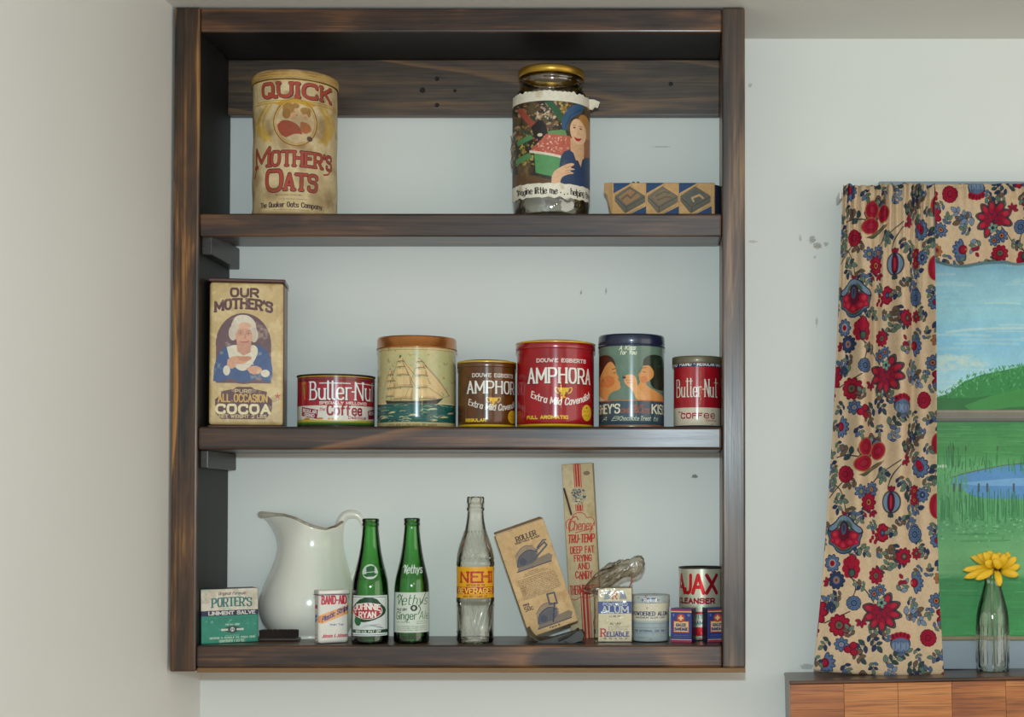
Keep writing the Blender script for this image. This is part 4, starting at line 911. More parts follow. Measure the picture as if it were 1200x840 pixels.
# ---------------- 13 bandage tin
Yf = Yfront(371, 755); k = mpp(Yf)
t = thing('bandage_tin', 'small white hinged bandage tin with a flesh-coloured strip, before white pitcher', 'tin', (at(385, 720, Yf).x, Yf + .021, zs3t), math.radians(13 + 21))
wpx, hpx = 37.5, 59; DX = .021
c = Cv(0, 0, wpx, hpx, 8, (214, 210, 200)); RB = (178, 30, 56)
c.text('BAND-AID', 3.5, 33.5, 12.5, 3.6, RB, 1.9, .9); c.poly([(-1, 27), (3, 25), (38, 13.5), (38, 24), (4, 35.5), (-1, 34)], (226, 156, 92)); c.poly([(0, 28), (3, 26), (3, 34), (0, 34)], (206, 130, 70), .5)
c.text('Plastic Strips', 4, 36, 26.5, 21, (60, 60, 120), 1.1, 1, 0, .25, rise=-6.8); c.text('Plain Top', 14, 30, 38, 36.2, (90, 96, 150), .5, serif=.2); c.text('Johnson & Johnson', 4, 35, 51.8, 48, (186, 60, 80), .7, 1, 0, .35)
c.grain(.03)
bm = box_bm(-wpx * k / 2, wpx * k / 2, -DX / 2, DX / 2, 0, hpx * k, .0058, 5); planar_uv(bm, -wpx * k / 2, wpx * k / 2, 0, hpx * k, thr=-.35)
M_BW = plain('white_enamel', (212, 208, 198), .25, .1, .5, .05)
link('tin_body', bm_mesh(bm), [printed('bandage_print', c.image('bandage'), .25, coat=.5), M_BW], t, smooth=True).location.z = .0006
bm = box_bm(-wpx * k / 2 - .0006, wpx * k / 2 + .0006, -DX / 2 - .0006, DX / 2 + .0006, hpx * k - .002, hpx * k + .0056, .0022, 4); link('lid', bm_mesh(bm), M_BW, t, smooth=True)
bm = box_bm(-wpx * k / 2 - .0009, wpx * k / 2 + .0009, -DX / 2 - .0009, DX / 2 + .0009, hpx * k - .0022, hpx * k - .0012, .0003, 1); link('lid_seam', bm_mesh(bm), plain('seam_purple', (92, 60, 90), .4), t)
c = Cv(0, 0, 14, hpx, 8, (206, 200, 194)); c.text('BAND-AID', 1.5, 13, 17, 13.6, RB, .9); c.text('Plastic', 1.5, 12, 28, 24.6, (70, 90, 150), .9, slant=.2, rise=-1); c.text('Strips', 2, 11, 32.5, 29.6, (70, 90, 150), .9, slant=.2, rise=-1); c.greek(1.5, 12.5, 49, 1.6, RB, .9, 4); c.greek(1.5, 12.5, 53.4, 1.6, RB, .9, 5)
bm = bmesh.new(); x = -wpx * k / 2 - .0003; vv = [bm.verts.new(p) for p in ((x, .0055, .004), (x, -.0055, .004), (x, -.0055, hpx * k - .004), (x, .0055, hpx * k - .004))]; f = bm.faces.new(vv); uvl = bm.loops.layers.uv.verify()
for l, u in zip(f.loops, ((0, .05), (1, .05), (1, .95), (0, .95))): l[uvl].uv = u
link('side_print', bm_mesh(bm), printed('bandage_side', c.image('bandage_side'), .3, coat=.4), t)

# ---------------- bottles
def bottle(name, label, cx, py_front, prof_px, mat_, rpx, mid=690):
    Yf = Yfront(cx, py_front); k = mpp(Yf); Yc = Yf + rpx * k
    t = can_thing(name, label, 'bottle', cx, mid, Yc, zs3t, 'glass soda bottles on the bottom shelf'); kk = mpp(Yc)
    pr = [(.001, .003), (rpx * kk * .75, .002), (rpx * kk * .9, .0006)] + [(r * kk, max(.0012, zrel(t, y))) for y, r in prof_px]
    pr += [(prof_px[-1][1] * kk * .8, zrel(t, prof_px[-1][0] - .3)), (prof_px[-1][1] * kk * .74, zrel(t, prof_px[-1][0] + 8))]
    o = link('glass_body', lathe(pr, 64), mat_, t, smooth=True)
    b_ = rpx * kk
    link('thick_base', lathe([(.001, .0016), (b_ * .88, .0022), (b_ * .94, .005), (b_ * .9, .0085), (b_ * .5, .0065), (.001, .0095)], 40), mat_, t, smooth=True)
    return t, kk, o
def patch(name, t, kk, r_of, c, m, y0, y1, half, parent=None):
    n = 14; pr = [((r_of(y) + .25) * kk, zrel(t, y)) for y in [y1 + (y0 - y1) * i / n for i in range(n + 1)]]
    # canvas already unrolled with +-90 degrees; keep the slice -half..half
    me = lathe(pr, 40, zrel(t, c.y1), zrel(t, c.y0), arc=(-half, half))
    ul = me.uv_layers[0].data
    for d in ul: d.uv.x = .5 + (d.uv.x - .5) * (2 * half / PI)
    return link(name, me, m, t, smooth=True)
def interp(prof):
    p = sorted(prof); ys = [a for a, b in p]; rs = [b for a, b in p]
    return lambda y: float(np.interp(y, ys, rs))
M_GREEN = glass('green_glass', (.10, .72, .03), (.002, .10, .008), .03, .03, .36)
M_CLEAR = glass('clear_glass', (.97, .965, .93), (.80, .78, .72), .05, .04, .4, 1.3, .15, 70)
M_RIBS = glass('rib_glass', (.985, .98, .955), (.95, .94, .90), .10, .08, .4, 1.12)
gp = [(754, 20.5), (751, 21.4), (745, 21.6), (720, 21.6), (698, 21.3), (688, 20.9), (680, 20), (672, 18.3), (664, 16.3), (656, 14.4), (648, 12.8), (640, 11.5), (632, 10.5), (624, 9.6), (618, 9.0), (616.5, 9.0), (615.5, 9.9), (613.5, 10.0), (612.8, 9.2), (612, 9.3), (611, 9.8), (608.6, 9.8), (607.6, 9.2)]
gp = spline(gp[:15], 2) + gp[15:]
LBLM = dict(rough=.42, coat=.2)
# Johnnie Ryan
t, kk, o = bottle('soda_bottle', 'green glass soda bottle with a red oval label, beside the bandage tin', 434, 755, gp, M_GREEN, 21.5)
rf = interp(gp); R = 21.6
c = Cv(0, 696, 0, 744, 9, (196, 200, 196), round=(434, R)); c.rect(409, 696, 453.6, 744, (196, 202, 198)); GB = (18, 60, 34)
c.line([(414.4, 700), (452.4, 700), (452.4, 741), (414.4, 741)], .8, (220, 224, 220)); c.line([(414.4, 698.8), (451.6, 698.8), (451.6, 742), (414.4, 742)], .6, (60, 90, 74))
c.poly([(417, 706), (424, 699), (440, 699), (446, 706), (452, 712), (450, 720), (436, 726), (424, 728), (418, 724), (414, 712)], GB, 1, 1); c.poly([(417, 722), (424, 724), (423, 731), (419, 732), (416, 727)], (30, 96, 50), 1, 1)
c.ell(431, 714.5, 17, 9.8, (200, 190, 186)); c.ell(431, 714.5, 16, 9, (166, 24, 40)); c.text('JOHNNIE', 416.5, 445, 714, 707.5, (222, 216, 206), 1.5, .8, .5, arc=1.6); c.text('RYAN', 421.5, 440, 721.6, 715.6, (222, 216, 206), 1.5, .8, .5)
for a in range(3):
    for x in (417.5, 445.5): c.line([(x - 1.2 * math.cos(a * 1.05), 716 - 1.2 * math.sin(a * 1.05)), (x + 1.2 * math.cos(a * 1.05), 716 + 1.2 * math.sin(a * 1.05))], .5, (222, 216, 206))
for i in range(7): c.line([(424 + i * 2, 734 - i * .3), (430 + i * 2.4, 729.4), (440 + i, 733), (449, 735)], .35, (110, 124, 116), .7, 1)
c.rect(409, 736.2, 453.6, 740, GB); c.text('REG U.S. PAT OFF', 418, 446, 739.4, 737.2, (210, 214, 206), .6)
patch('label', t, kk, rf, c, printed('ryan_print', c.image('ryan'), **LBLM), 696.5, 743.5, 1.12)['label'] = 'white printed label with red oval'
c = Cv(0, 656, 0, 684, 9, (190, 200, 188), round=(432, 17.5), alpha=1); c.ell(431.6, 669, 8.6, 8.6, (190, 202, 190)); c.ell(431.6, 669, 7.4, 7.4, (176, 190, 176))
c.poly([(427, 664), (432, 662), (437, 663), (436.4, 671), (440, 671.4), (435, 674.6), (427, 675), (424, 672.4), (427.6, 671.6)], (20, 84, 30), 1); c.line([(427, 670), (436.4, 669)], .7, (190, 202, 190)); c.line([(440, 667), (446, 666), (444, 672)], .6, (10, 50, 20))
patch('emblem', t, kk, rf, c, printed('hat_print', c.image('hat'), alpha=True, **LBLM), 659, 679, 1.0)['label'] = 'round white emblem with a top hat'
# Vethys
gp2 = [(y - .6, r * .955) for y, r in gp]
t, kk, o = bottle('soda_bottle', 'green glass ginger ale bottle with pale lettered label, second green bottle', 482.5, 754.5, gp2, M_GREEN, 20.5)
rf = interp(gp2); R = 20.6
c = Cv(0, 690, 0, 742, 9, (194, 200, 186), round=(482.5, R)); GD2 = (34, 92, 50)
c.text('Vethys', 466, 499.5, 707, 696, GD2, 1.0, .7, 0, .3, rise=0); c.line([(466, 699), (469, 694.6), (471, 700), (472, 708)], 1.1, GD2, 1, 1); c.line([(494, 706), (497, 697), (499, 693)], 1.0, GD2, 1, 1)
c.ell(485, 711, 4, 3.6, (36, 40, 40)); c.ell(485, 711, 1.8, 2, (170, 180, 166)); c.text('PALE DRY', 466, 477, 714, 711.6, (60, 70, 66), .6); c.line([(490, 708), (493, 712), (490, 718)], 1, GD2, 1, 1)
c.text('Ginger', 465.5, 488, 724, 715.6, GD2, 1.1, .8, 0, .1); c.text('Ale', 491, 501, 724, 715, (60, 120, 66), .9, .8, 0, .15)
c.greek(466, 480, 728, 1.6, (60, 84, 70), .9, 3); c.greek(488, 500, 727, 1.2, (60, 84, 70), .9, 4); c.greek(488, 500, 729.4, 1.2, (60, 84, 70), .9, 5)
for i in range(3): c.greek(466, 500, 732.6 + i * 2.2, 1.3, (50, 76, 62), .9, 10 + i)
c.rect(455, 692, 464, 740, (120, 130, 190), .5)
patch('label', t, kk, rf, c, printed('vethys_print', c.image('vethys'), **LBLM), 693, 739.5, 1.3)['label'] = 'pale label with green script lettering'
c = Cv(0, 652, 0, 684, 9, (200, 212, 198), round=(482.5, 17), alpha=1); c.text('Vethys', 473, 494, 670.5, 661.5, (204, 214, 202), 1.0, 1, 0, .35); c.line([(472, 664), (474.5, 660.5), (476, 666), (477, 672)], .9, (204, 214, 202), 1, 1)
patch('neck_script', t, kk, rf, c, printed('vethys_script', c.image('vethys_script'), alpha=True, **LBLM), 656, 677, 1.2)['label'] = 'white script printed on the shoulder'
# Nehi
npf = [(753, 20.2), (750, 21.6), (746, 21.8), (742, 20.8), (738, 21.0), (706, 21.0), (704.5, 22.2), (700.5, 22.2), (699.5, 21.3), (663, 21.3), (662, 22.2), (658, 22.2), (657, 21.6), (651, 21.2), (643, 19.6), (636, 17.4), (629, 15), (622, 12.7), (614, 10.9), (606, 9.7), (599, 9.2), (597.5, 10.4), (595.5, 10.4), (594.6, 9.2), (590, 9.2), (589.4, 10.2), (584, 10.2), (582, 9.6)]
Yf = Yfront(557, 755)
t, kk, o = bottle('soda_bottle', 'clear ribbed glass soda bottle with a yellow and red label', 557, 755, npf, M_CLEAR, 22, 680)
rf = interp(npf); bm = bmesh.new()
for (ya, yb, n, tw) in ((741, 708, 22, .5), (655, 622, 20, 1.0)):                   # slanting moulded ribs
    for i in range(n):
        a0 = 2 * PI * i / n
        if ya > 700 and (i // 5) % 2: tw_ = -tw
        else: tw_ = tw
        P = []
        for j in range(9):
            y = ya + (yb - ya) * j / 8; a = a0 + tw_ * j / 8; r = (rf(y) + .15) * kk; P.append((r * math.sin(a), -r * math.cos(a), zrel(t, y)))
        tube_bm(bm, P, .00065, 5)
link('ribs', bm_mesh(bm), M_RIBS, t, smooth=True)['kind'] = 'stuff'
c = Cv(0, 662, 0, 701, 9, (216, 156, 14), round=(557, 21.6)); c.rect(520, 686.6, 594, 695, (168, 40, 26))
c.text('NEHI', 540.5, 575.5, 681, 669.6, (170, 44, 26), 2.6, .9, .7); c.line([(541, 675), (575, 675)], .5, (216, 156, 14), .7); c.text('BEVERAGES', 538, 576.5, 694, 688, (222, 186, 60), 1.4, .8, .3)
c.text('BOTTLED BY THE', 547, 568, 685.4, 683.6, (130, 60, 20), .5); c.text('NEHI BOTTLING CO.', 543, 571, 698.6, 696.6, (130, 60, 20), .5); c.grain(.04)
patch('label', t, kk, rf, c, printed('nehi_print', c.image('nehi'), **LBLM), 663.5, 699.5, 1.5)['label'] = 'yellow printed label with red lettering'

# ---------------- 17 roller box, leaning on the slicer below it
Yf = Yfront(640, 752) + .004; k = mpp(Yf); wpx, hpx = 60, 127; dpt = .030
piv = at(619.5, 748, Yf)
t = thing('slicer_box', 'tan cardboard box printed in blue, tilted against the clear bottle', 'box', (piv.x, Yf + dpt / 2, piv.z))
t.rotation_euler = (math.radians(-3), math.radians(-18.9), math.radians(9))
c = Cv(0, 0, wpx, hpx, 7, (192, 158, 112)); c.stain((206, 174, 128), .45, .7, 7, 3, .6); c.stain((160, 122, 78), .64, .8, 9, 6, .5)
BL = (58, 62, 84); BL2 = (86, 86, 92); BL3 = (120, 108, 96)
c.text('ROLLER', 22, 46, 15.5, 10, (60, 50, 50), 1.2, .7, .9, rise=-.3); c.text('VEGETABLE SLICER', 19, 49, 18.6, 16.8, (60, 50, 50), .5)
def slicer_pic(x, y, s, hx, hy, up):
    c.poly([(x - 22 * s, y + 17 * s), (x - 17 * s, y + 10 * s), (x + 26 * s, y + 6 * s), (x + 30 * s, y + 10 * s), (x + 26 * s, y + 17 * s)], BL3, .9)
    c.line([(x - 22 * s, y + 17 * s), (x + 26 * s, y + 17 * s)], 1.0, BL)
    c.poly([(x - 20 * s, y + 12 * s), (x - 19 * s, y), (x - 12 * s, y - 10 * s), (x, y - 14 * s), (x + 10 * s, y - 10 * s), (x + 14 * s, y + 2 * s), (x + 8 * s, y + 12 * s)], (146, 126, 104), .95, 1)
    c.poly([(x - 19 * s, y + 12 * s), (x - 16 * s, y + 2 * s), (x - 8 * s, y - 5 * s), (x + 3 * s, y - 7 * s), (x + 12 * s, y), (x + 8 * s, y + 12 * s)], BL2, .85, 1)
    c.line([(x - 19 * s, y + 10 * s), (x - 15 * s, y), (x - 7 * s, y - 5 * s), (x + 3 * s, y - 7 * s), (x + 12 * s, y)], 1.0, BL, 1, 1); c.line([(x - 18 * s, y - 3 * s), (x - 10 * s, y - 11 * s), (x, y - 14 * s), (x + 9 * s, y - 10 * s)], .6, BL, .8, 1)
    c.ell(x - 10 * s, y + 6 * s, 5 * s, 5 * s, BL, .5)
    for i in range(7): c.line([(x - 15 * s + i * 3.4 * s, y + 10 * s), (x - 12 * s + i * 3 * s, y - 2 * s)], .35, BL, .55)
    if up: c.line([(x + 4 * s, y - 10 * s), (x + 5 * s, y - 24 * s), (x + 15 * s, y - 23 * s), (x + 14 * s, y - 8 * s), (x + 4 * s, y - 10 * s)], 2.2, BL2); c.line([(x + 11 * s, y - 10 * s), (x + 1 * s, y + 14 * s)], 1.6, BL)
    else: c.line([(x + 10 * s, y - 2 * s), (x + 25 * s, y - 10 * s), (x + 27 * s, y - 5 * s), (x + 8 * s, y + 6 * s), (x - 4 * s, y + 9 * s)], 2.0, BL2); c.line([(x + 14 * s, y - 6 * s), (x + 24 * s, y - 13 * s), (x + 28 * s, y - 12 * s)], 1.4, BL)
slicer_pic(30, 35, .88, 0, 0, False)
for i, (a, b) in enumerate(((24, 35), (18, 42), (16, 46))): c.greek(a, b, 54 + i * 1.8, 1.1, (80, 66, 56), .9, i)
for i in range(13): c.greek(8, 54 if i not in (0, 12) else 44, 60.5 + i * 1.9, 1.35, (84, 70, 58), .9, 20 + i)
c.text('PRICE', 4.5, 12, 90, 88, (60, 52, 50), .6); c.text('50c', 5, 14.5, 96.5, 91.5, (60, 52, 50), .9)
slicer_pic(31, 106, .86, 0, 0, True); c.text('Form B', 26, 38, 124.5, 122.6, (70, 60, 54), .5); c.grain(.05)
M_BROWNCARD = plain('brown_card', (158, 122, 82), .75, scale=60)
pbox('carton', t, wpx * k, dpt, hpx * k, printed('roller_print', c.image('roller'), .68, bump=.2, bscale=25), M_BROWNCARD, .0012, 2, .0006, 3)
for ch in t.children: ch.location = (wpx * k / 2, 0, 0)
bm = bmesh.new(); vs_ = [(0.0, -.014, hpx * k + .0004), (wpx * k, -.014, hpx * k + .0004), (wpx * k - .004, -.002, hpx * k + .0046), (.0, -.002, hpx * k + .004)]
f = bm.faces.new([bm.verts.new(v) for v in vs_]); r2 = bmesh.ops.extrude_face_region(bm, geom=[f])
for v in [g for g in r2['geom'] if isinstance(g, bmesh.types.BMVert)]: v.co.z += .0007
link('top_flap', bm_mesh(bm), M_BROWNCARD, t)

# ---------------- 18 the slicer itself, dark sheet metal
Ys = Yfront(640, 755); ks = mpp(Ys)
t = thing('vegetable_slicer', 'dark grey sheet-metal slicer parts under the tilted tan box', 'slicer', (at(645, 745, Ys).x, Ys + .027, zs3t))
M_DK = plain('dull_grey_metal', (52, 52, 48), .42, .5, scale=35, noise_amt=.3)
def bowl(name, cx, cz, r, y0, y1, a0, a1, th, par, x=0):
    bm = bmesh.new(); n = 24; L = []
    for i in range(n + 1):
        a = a0 + (a1 - a0) * i / n
        L.append([bm.verts.new((cx + rr * math.cos(a), yy, cz + rr * math.sin(a))) for rr, yy in ((r, y0), (r - th, y0), (r - th, y1), (r, y1))])
    for p, q_ in zip(L, L[1:]):
        for j in range(4): bm.faces.new((p[j], p[(j + 1) % 4], q_[(j + 1) % 4], q_[j]))
    bm.faces.new(L[0][::-1]); bm.faces.new(L[-1]); return link(name, bm_mesh(bm), M_DK, par)
bowl('curved_blade', -.004, .0355, .035, -.022, .020, math.radians(200), math.radians(318), .0012, t)
bm = bmesh.new(); P = [(-.004 + .0335 * math.cos(a), .0355 + .0335 * math.sin(a)) for a in [math.radians(208 + 96 * i / 20) for i in range(21)]]; P = [(x, max(.0018, min(z, .018))) for x, z in P]
P = [(-.024, .0012), (-.010, .0056), (.012, .0120), (.036, .0188), (.046, .0196), (.050, .0130), (.047, .0050), (.034, .0012)]
f = bm.faces.new([bm.verts.new((x, -.019, z)) for x, z in P]); r2 = bmesh.ops.extrude_face_region(bm, geom=[f])
for v in [g for g in r2['geom'] if isinstance(g, bmesh.types.BMVert)]: v.co.y += .036
bmesh.ops.recalc_face_normals(bm, faces=bm.faces); link('drum', bm_mesh(bm), M_DK, t)
bm = box_bm(-.030, .050, -.025, .020, .0003, .0014, .0003, 1); link('base_plate', bm_mesh(bm), M_DK, t)
bm = bmesh.new(); tube_bm(bm, [(.012, -.024, .006), (.026, -.022, .012), (.038, -.018, .020), (.040, -.006, .0215)], .0022, 8); link('handle_wire', bm_mesh(bm), M_DK, t)
bm = bmesh.new(); bmesh.ops.create_cone(bm, segments=28, radius1=.016, radius2=.013, depth=.005, cap_ends=True, matrix=Matrix.Translation((.024, -.004, .0045)) @ Matrix.Rotation(.25, 4, 'Y')); link('disc', bm_mesh(bm), M_DK, t)

# ---------------- 19 thermometer box
Yf = -.048; k = mpp(Yf); wpx, hpx = 36.5, 205; dpt = .020
piv = at(688, 746.5, Yf)
t = thing('thermometer_box', 'tall narrow cream box with red stripes and red lettering, leaning left', 'box', (piv.x, Yf + dpt / 2, zs3t), 0)
t.rotation_euler = (0, math.radians(-3.3), math.radians(-4))
c = Cv(0, 0, wpx, hpx, 6, (188, 168, 128)); c.stain((204, 186, 148), .45, .7, 7, 3, .6); c.stain((146, 120, 76), .62, .8, 9, 6, .5); RR = (176, 44, 30)
for x, w_ in ((14.2, .9), (16.4, 2.0), (19.4, 2.4), (22, .9)): c.rect(x - w_ / 2, 0, x + w_ / 2, 56, RR)
for x, w_ in ((14.2, .9), (17.2, 2.6), (21.4, 2.8), (24.4, .9)): c.rect(x - w_ / 2, 130, x + w_ / 2, hpx, RR)
c.ell(18, 38, 9, 11, (176, 160, 128)); q = random.Random(4)
for _ in range(60): a, rr = q.uniform(0, 6.28), q.uniform(0, 1) ** .6; c.ell(18 + 8 * rr * math.cos(a), 38 + 10 * rr * math.sin(a), q.uniform(.6, 1.6), q.uniform(.5, 1.2), q.choice([(60, 74, 84), (150, 150, 140), (120, 96, 60), (70, 90, 96), (200, 190, 160)]), .9)
cl = [(2, 76), (1, 68), (6, 64), (9, 66), (10, 60), (17, 57), (24, 59), (26, 65), (31, 63), (35, 67), (35, 74)]
c.line(cl, .8, RR, 1, 1)
c.text('Cheney', 5, 33, 78, 67, RR, 1.1, .8, 0, .35); c.line([(5, 80), (4, 72), (8, 64), (14, 61), (16, 66)], 1.1, RR, 1, 2); c.line([(12, 81), (22, 79), (33, 77)], .8, RR)
c.text('TRU-TEMP', 3, 33.5, 92.5, 83.5, RR, 1.5, .9, 0, .2); c.text('DEEP FAT', 5, 32.5, 105, 97.5, RR, 1.2); c.text('FRYING', 9, 29, 114.5, 107.5, RR, 1.2); c.text('AND', 13, 26, 124, 117, RR, 1.2); c.text('CANDY', 9.5, 29, 134, 126.5, RR, 1.2)
c.rect(12, 129, 26, 137.5, (188, 168, 128), .0); c.text('THERMOMETER', 2, 35, 153, 143, RR, 1.1)
c.rect(13, 136, 26, 142, (190, 170, 130)); c.line([(2, 158), (8, 160), (13, 156), (22, 158), (34, 154)], .8, RR, 1, 1); c.ell(29, 12, 4, 2.5, (96, 78, 54), .7); c.grain(.05)
o = pbox('carton', t, wpx * k, dpt, hpx * k, printed('thermo_print', c.image('thermo'), .6, bump=.15), plain('cream_card', (176, 156, 116), .7), .0012, 1, .0005, 5)
bm = bmesh.new(); a_ = [((-17 + .2) * k, -dpt / 2 - .0018, (hpx - 28) * k), ((-13) * k, -dpt / 2 - .0022, (hpx - 44) * k), ((-9.5) * k, -dpt / 2 - .0018, (hpx - 60) * k)]
tube_bm(bm, a_, .0016, 6); link('dark_stick', bm_mesh(bm), plain('rusty_stick', (66, 34, 28), .6), t)

# ---------------- 20 alum box in its plastic bag
Yf = Yfront(718, 752.5); k = mpp(Yf); wpx, hpx = 39.5, 63
ax = at(718.5, 720, Yf).x
t = thing('alum_box', 'cream and blue alum carton inside the clear plastic bag', 'box', (ax + .002, Yf + .017, zs3t + .0006), math.radians(3))
c = Cv(0, 0, wpx, hpx, 8, (212, 200, 170)); c.stain((190, 172, 138), .5, .7, 9, 3, .5); NB = (66, 84, 146)
c.poly([(6, 14), (9, 6), (14, 3), (14, 13)], (140, 146, 156)); c.poly([(34, 13), (31, 5), (25, 3), (25, 13)], (140, 146, 156)); c.ell(19.5, 9, 6, 7, (212, 200, 170)); c.text('R', 17, 22, 13, 4.5, (180, 70, 50), 1.3, .7, .8)
c.rect(0, 16, wpx, 30, NB); c.text('POWDERED', 6, 34, 20.6, 17.4, (190, 192, 190), .8); c.text('ALUM', 5, 35, 29, 21.8, (206, 206, 196), 1.5, .8, .8)
c.text('U.S.P.', 13, 27, 34, 32.4, (90, 84, 80), .5); c.text('ALUM', 14, 26, 43, 40.6, (90, 84, 80), .6)
for i in range(4): c.greek(12 if i < 3 else 16, 36, 45.4 + i * 2, 1.2, (110, 104, 96), .8, i)
c.text('R', 3.5, 8.5, 56.5, 48, (180, 50, 56), 1.7, .8, .8); c.text('ELIABLE', 10.5, 36, 56.5, 51.6, (70, 70, 130), 1.3, .9); c.text('BRAND', 7, 34, 60, 58.2, (110, 104, 110), .5, gap=9); c.grain(.04)
pbox('carton', t, wpx * k, .030, hpx * k, printed('alum_print', c.image('alum'), .5, coat=.2, bump=.2), plain('alum_side', (176, 164, 136), .6), .0012, 1, .0005, 8)
M_BAG = glass('plastic_bag', (.97, .965, .945), (.80, .77, .70), .01, .14, .4, 1.22, .35, 90)
M_BAG2 = glass('crumpled_plastic', (.84, .79, .71), (.60, .54, .46), .04, .24, .5, 1.3, .25, 90)
t = thing('plastic_bag', 'crumpled clear plastic bag around the alum carton, twisted top spreading above it', 'bag', (ax + .002, Yf + .017, zs3t), math.radians(3))
bm = box_bm(-wpx * k / 2 - .0055, wpx * k / 2 + .0012, -.0172, .0175, .0001, hpx * k + .002, .002, 2, 0)
bmesh.ops.subdivide_edges(bm, edges=bm.edges[:], cuts=5, use_grid_fill=True)
for v in bm.verts:
    n = noise.noise_vector(v.co * 90); f_ = min(1, v.co.z / .01)
    if v.co.y < 0: v.co.y -= abs(n.y) * .0010
    if v.co.x < 0: v.co.x += n.x * .003 * f_
link('bag_film', bm_mesh(bm), M_BAG, t, smooth=True)
bm = bmesh.new()
path = spline([(-37, 62, .5), (-34, 64, 5), (-25, 70, 11.5), (-11, 76, 15.5), (3, 81, 14.5), (13, 85, 12), (22, 88, 12.5), (29, 88, 11), (34, 86, 5)], 5)
rings = []; SEG = 36
for j, (x, z, r) in enumerate(path):
    ring_ = []
    for i in range(SEG):
        a = 2 * PI * i / SEG; p = Vector((math.cos(a), math.sin(a), j * .22)); fr = 1 + .26 * noise.noise(Vector((p.x * 1.6, p.y * 1.6, j * .16))) + .30 * abs(noise.noise(Vector((p.x * 2.6, p.y * 2.6, j * .34)))) - .08
        ring_.append(bm.verts.new(((x + .35 * r * math.sin(a) * fr) * k, r * k * math.cos(a) * .85 * fr - .001, (z + r * math.sin(a) * fr) * k)))
    rings.append(ring_)
for r0, r1 in zip(rings, rings[1:]):
    for i in range(SEG): bm.faces.new((r0[i], r0[(i + 1) % SEG], r1[(i + 1) % SEG], r1[i]))
link('bag_top', bm_mesh(bm), M_BAG2, t, smooth=True)['label'] = 'crumpled brownish gathered top of the bag'
bm = bmesh.new()                                                               # inner folds
for j in range(9):
    q = random.Random(j); x0_, z0_ = q.uniform(-22, 4), q.uniform(66, 78)
    P = [Vector(((x0_ + i * 5) * k, q.uniform(-.008, .008), (z0_ + i * 2.2 + q.uniform(-1.5, 1.5)) * k)) for i in range(5)]
    for a, b in zip(P, P[1:]):
        u = Vector((0, q.uniform(-.004, .004), q.uniform(.003, .007))); v4 = [bm.verts.new(p) for p in (a, b, b + u, a + u * .6)]; bm.faces.new(v4)
link('inner_fold', bm_mesh(bm), M_BAG2, t)
bm = bmesh.new(); tube_bm(bm, [(17 * k, -.005, 60 * k), (17.5 * k, -.007, 66 * k), (20 * k, -.0075, 71 * k), (19 * k, -.006, 78 * k)], .0009, 6)
link('red_tie', bm_mesh(bm), plain('red_tie', (150, 36, 26), .4), t)['label'] = 'thin red tie'

# ---------------- 22 powdered alum can
Yf = Yfront(762, 753); R = 22.2; k = mpp(Yf + .029); Yc = Yf + R * k
t = can_thing('alum_canister', 'short round cream and grey-blue canister with an oval blue mark on its lid band', 'canister', 762.3, 725, Yc, zs3t)
c = Cv(0, 705.5, 0, 753.5, 8, (204, 196, 172), round=(762.3, R * .975)); c.rect(700, 728, 820, 753.5, (150, 162, 164)); c.rect(700, 726.5, 820, 729, (176, 180, 170), .6)
TX = (48, 56, 92); c.text('POWDERED ALUM', 742.5, 781.5, 721.4, 717, TX, 1.1, .7, .7); c.text('AMMONIUM ALUM U.S.P.', 745, 779, 724.8, 723, (90, 90, 110), .5)
for y in (731, 736, 742.6): c.line([(742, y), (782, y)], .5, (110, 124, 132), .9)
c.text('FOR EXTERNAL USE ONLY', 744, 780, 740.8, 738.6, (90, 96, 116), .7); c.greek(743, 758, 748, 1.3, TX, .8, 3); c.stain((150, 122, 80), .74, .86, 16, 5, .6); c.grain(.04)
o, Rw, zt_ = can_body('can_body', t, c, R, Yc, 753, 705.5, printed('alum2_print', c.image('alum2'), .4, coat=.25, coat_rough=.2), .975)
c = Cv(0, 696, 0, 707, 8, (168, 176, 172), round=(762.3, R)); c.ell(762, 702.6, 10.4, 3.9, (50, 70, 124)); c.ring(762, 702.6, 9.6, 3.2, .5, (206, 206, 196)); c.text('Rexall', 755, 769.4, 705, 700.6, (222, 220, 210), 1.1, .9); c.stain((150, 110, 60), .66, .8, 12, 4, .7)
zl0, zl1 = zrel(t, 706.8, Rw), zrel(t, 697.5, Rw)
me = lathe([(Rw, zl0), (Rw * 1.04, zl0 + .0003), (Rw * 1.045, zl0 + .001), (Rw * 1.045, zl1 - .0016), (Rw * 1.02, zl1 - .0003), (Rw * .97, zl1), (Rw * .95, zl1 - .0012), (.001, zl1 - .0012)], 64, zl0, zl1)
link('lid', me, printed('alum2_lid', c.image('alum2_lid'), .36, coat=.4, coat_rough=.2), t, smooth=True)['label'] = 'grey-blue slip lid with a blue lozenge'

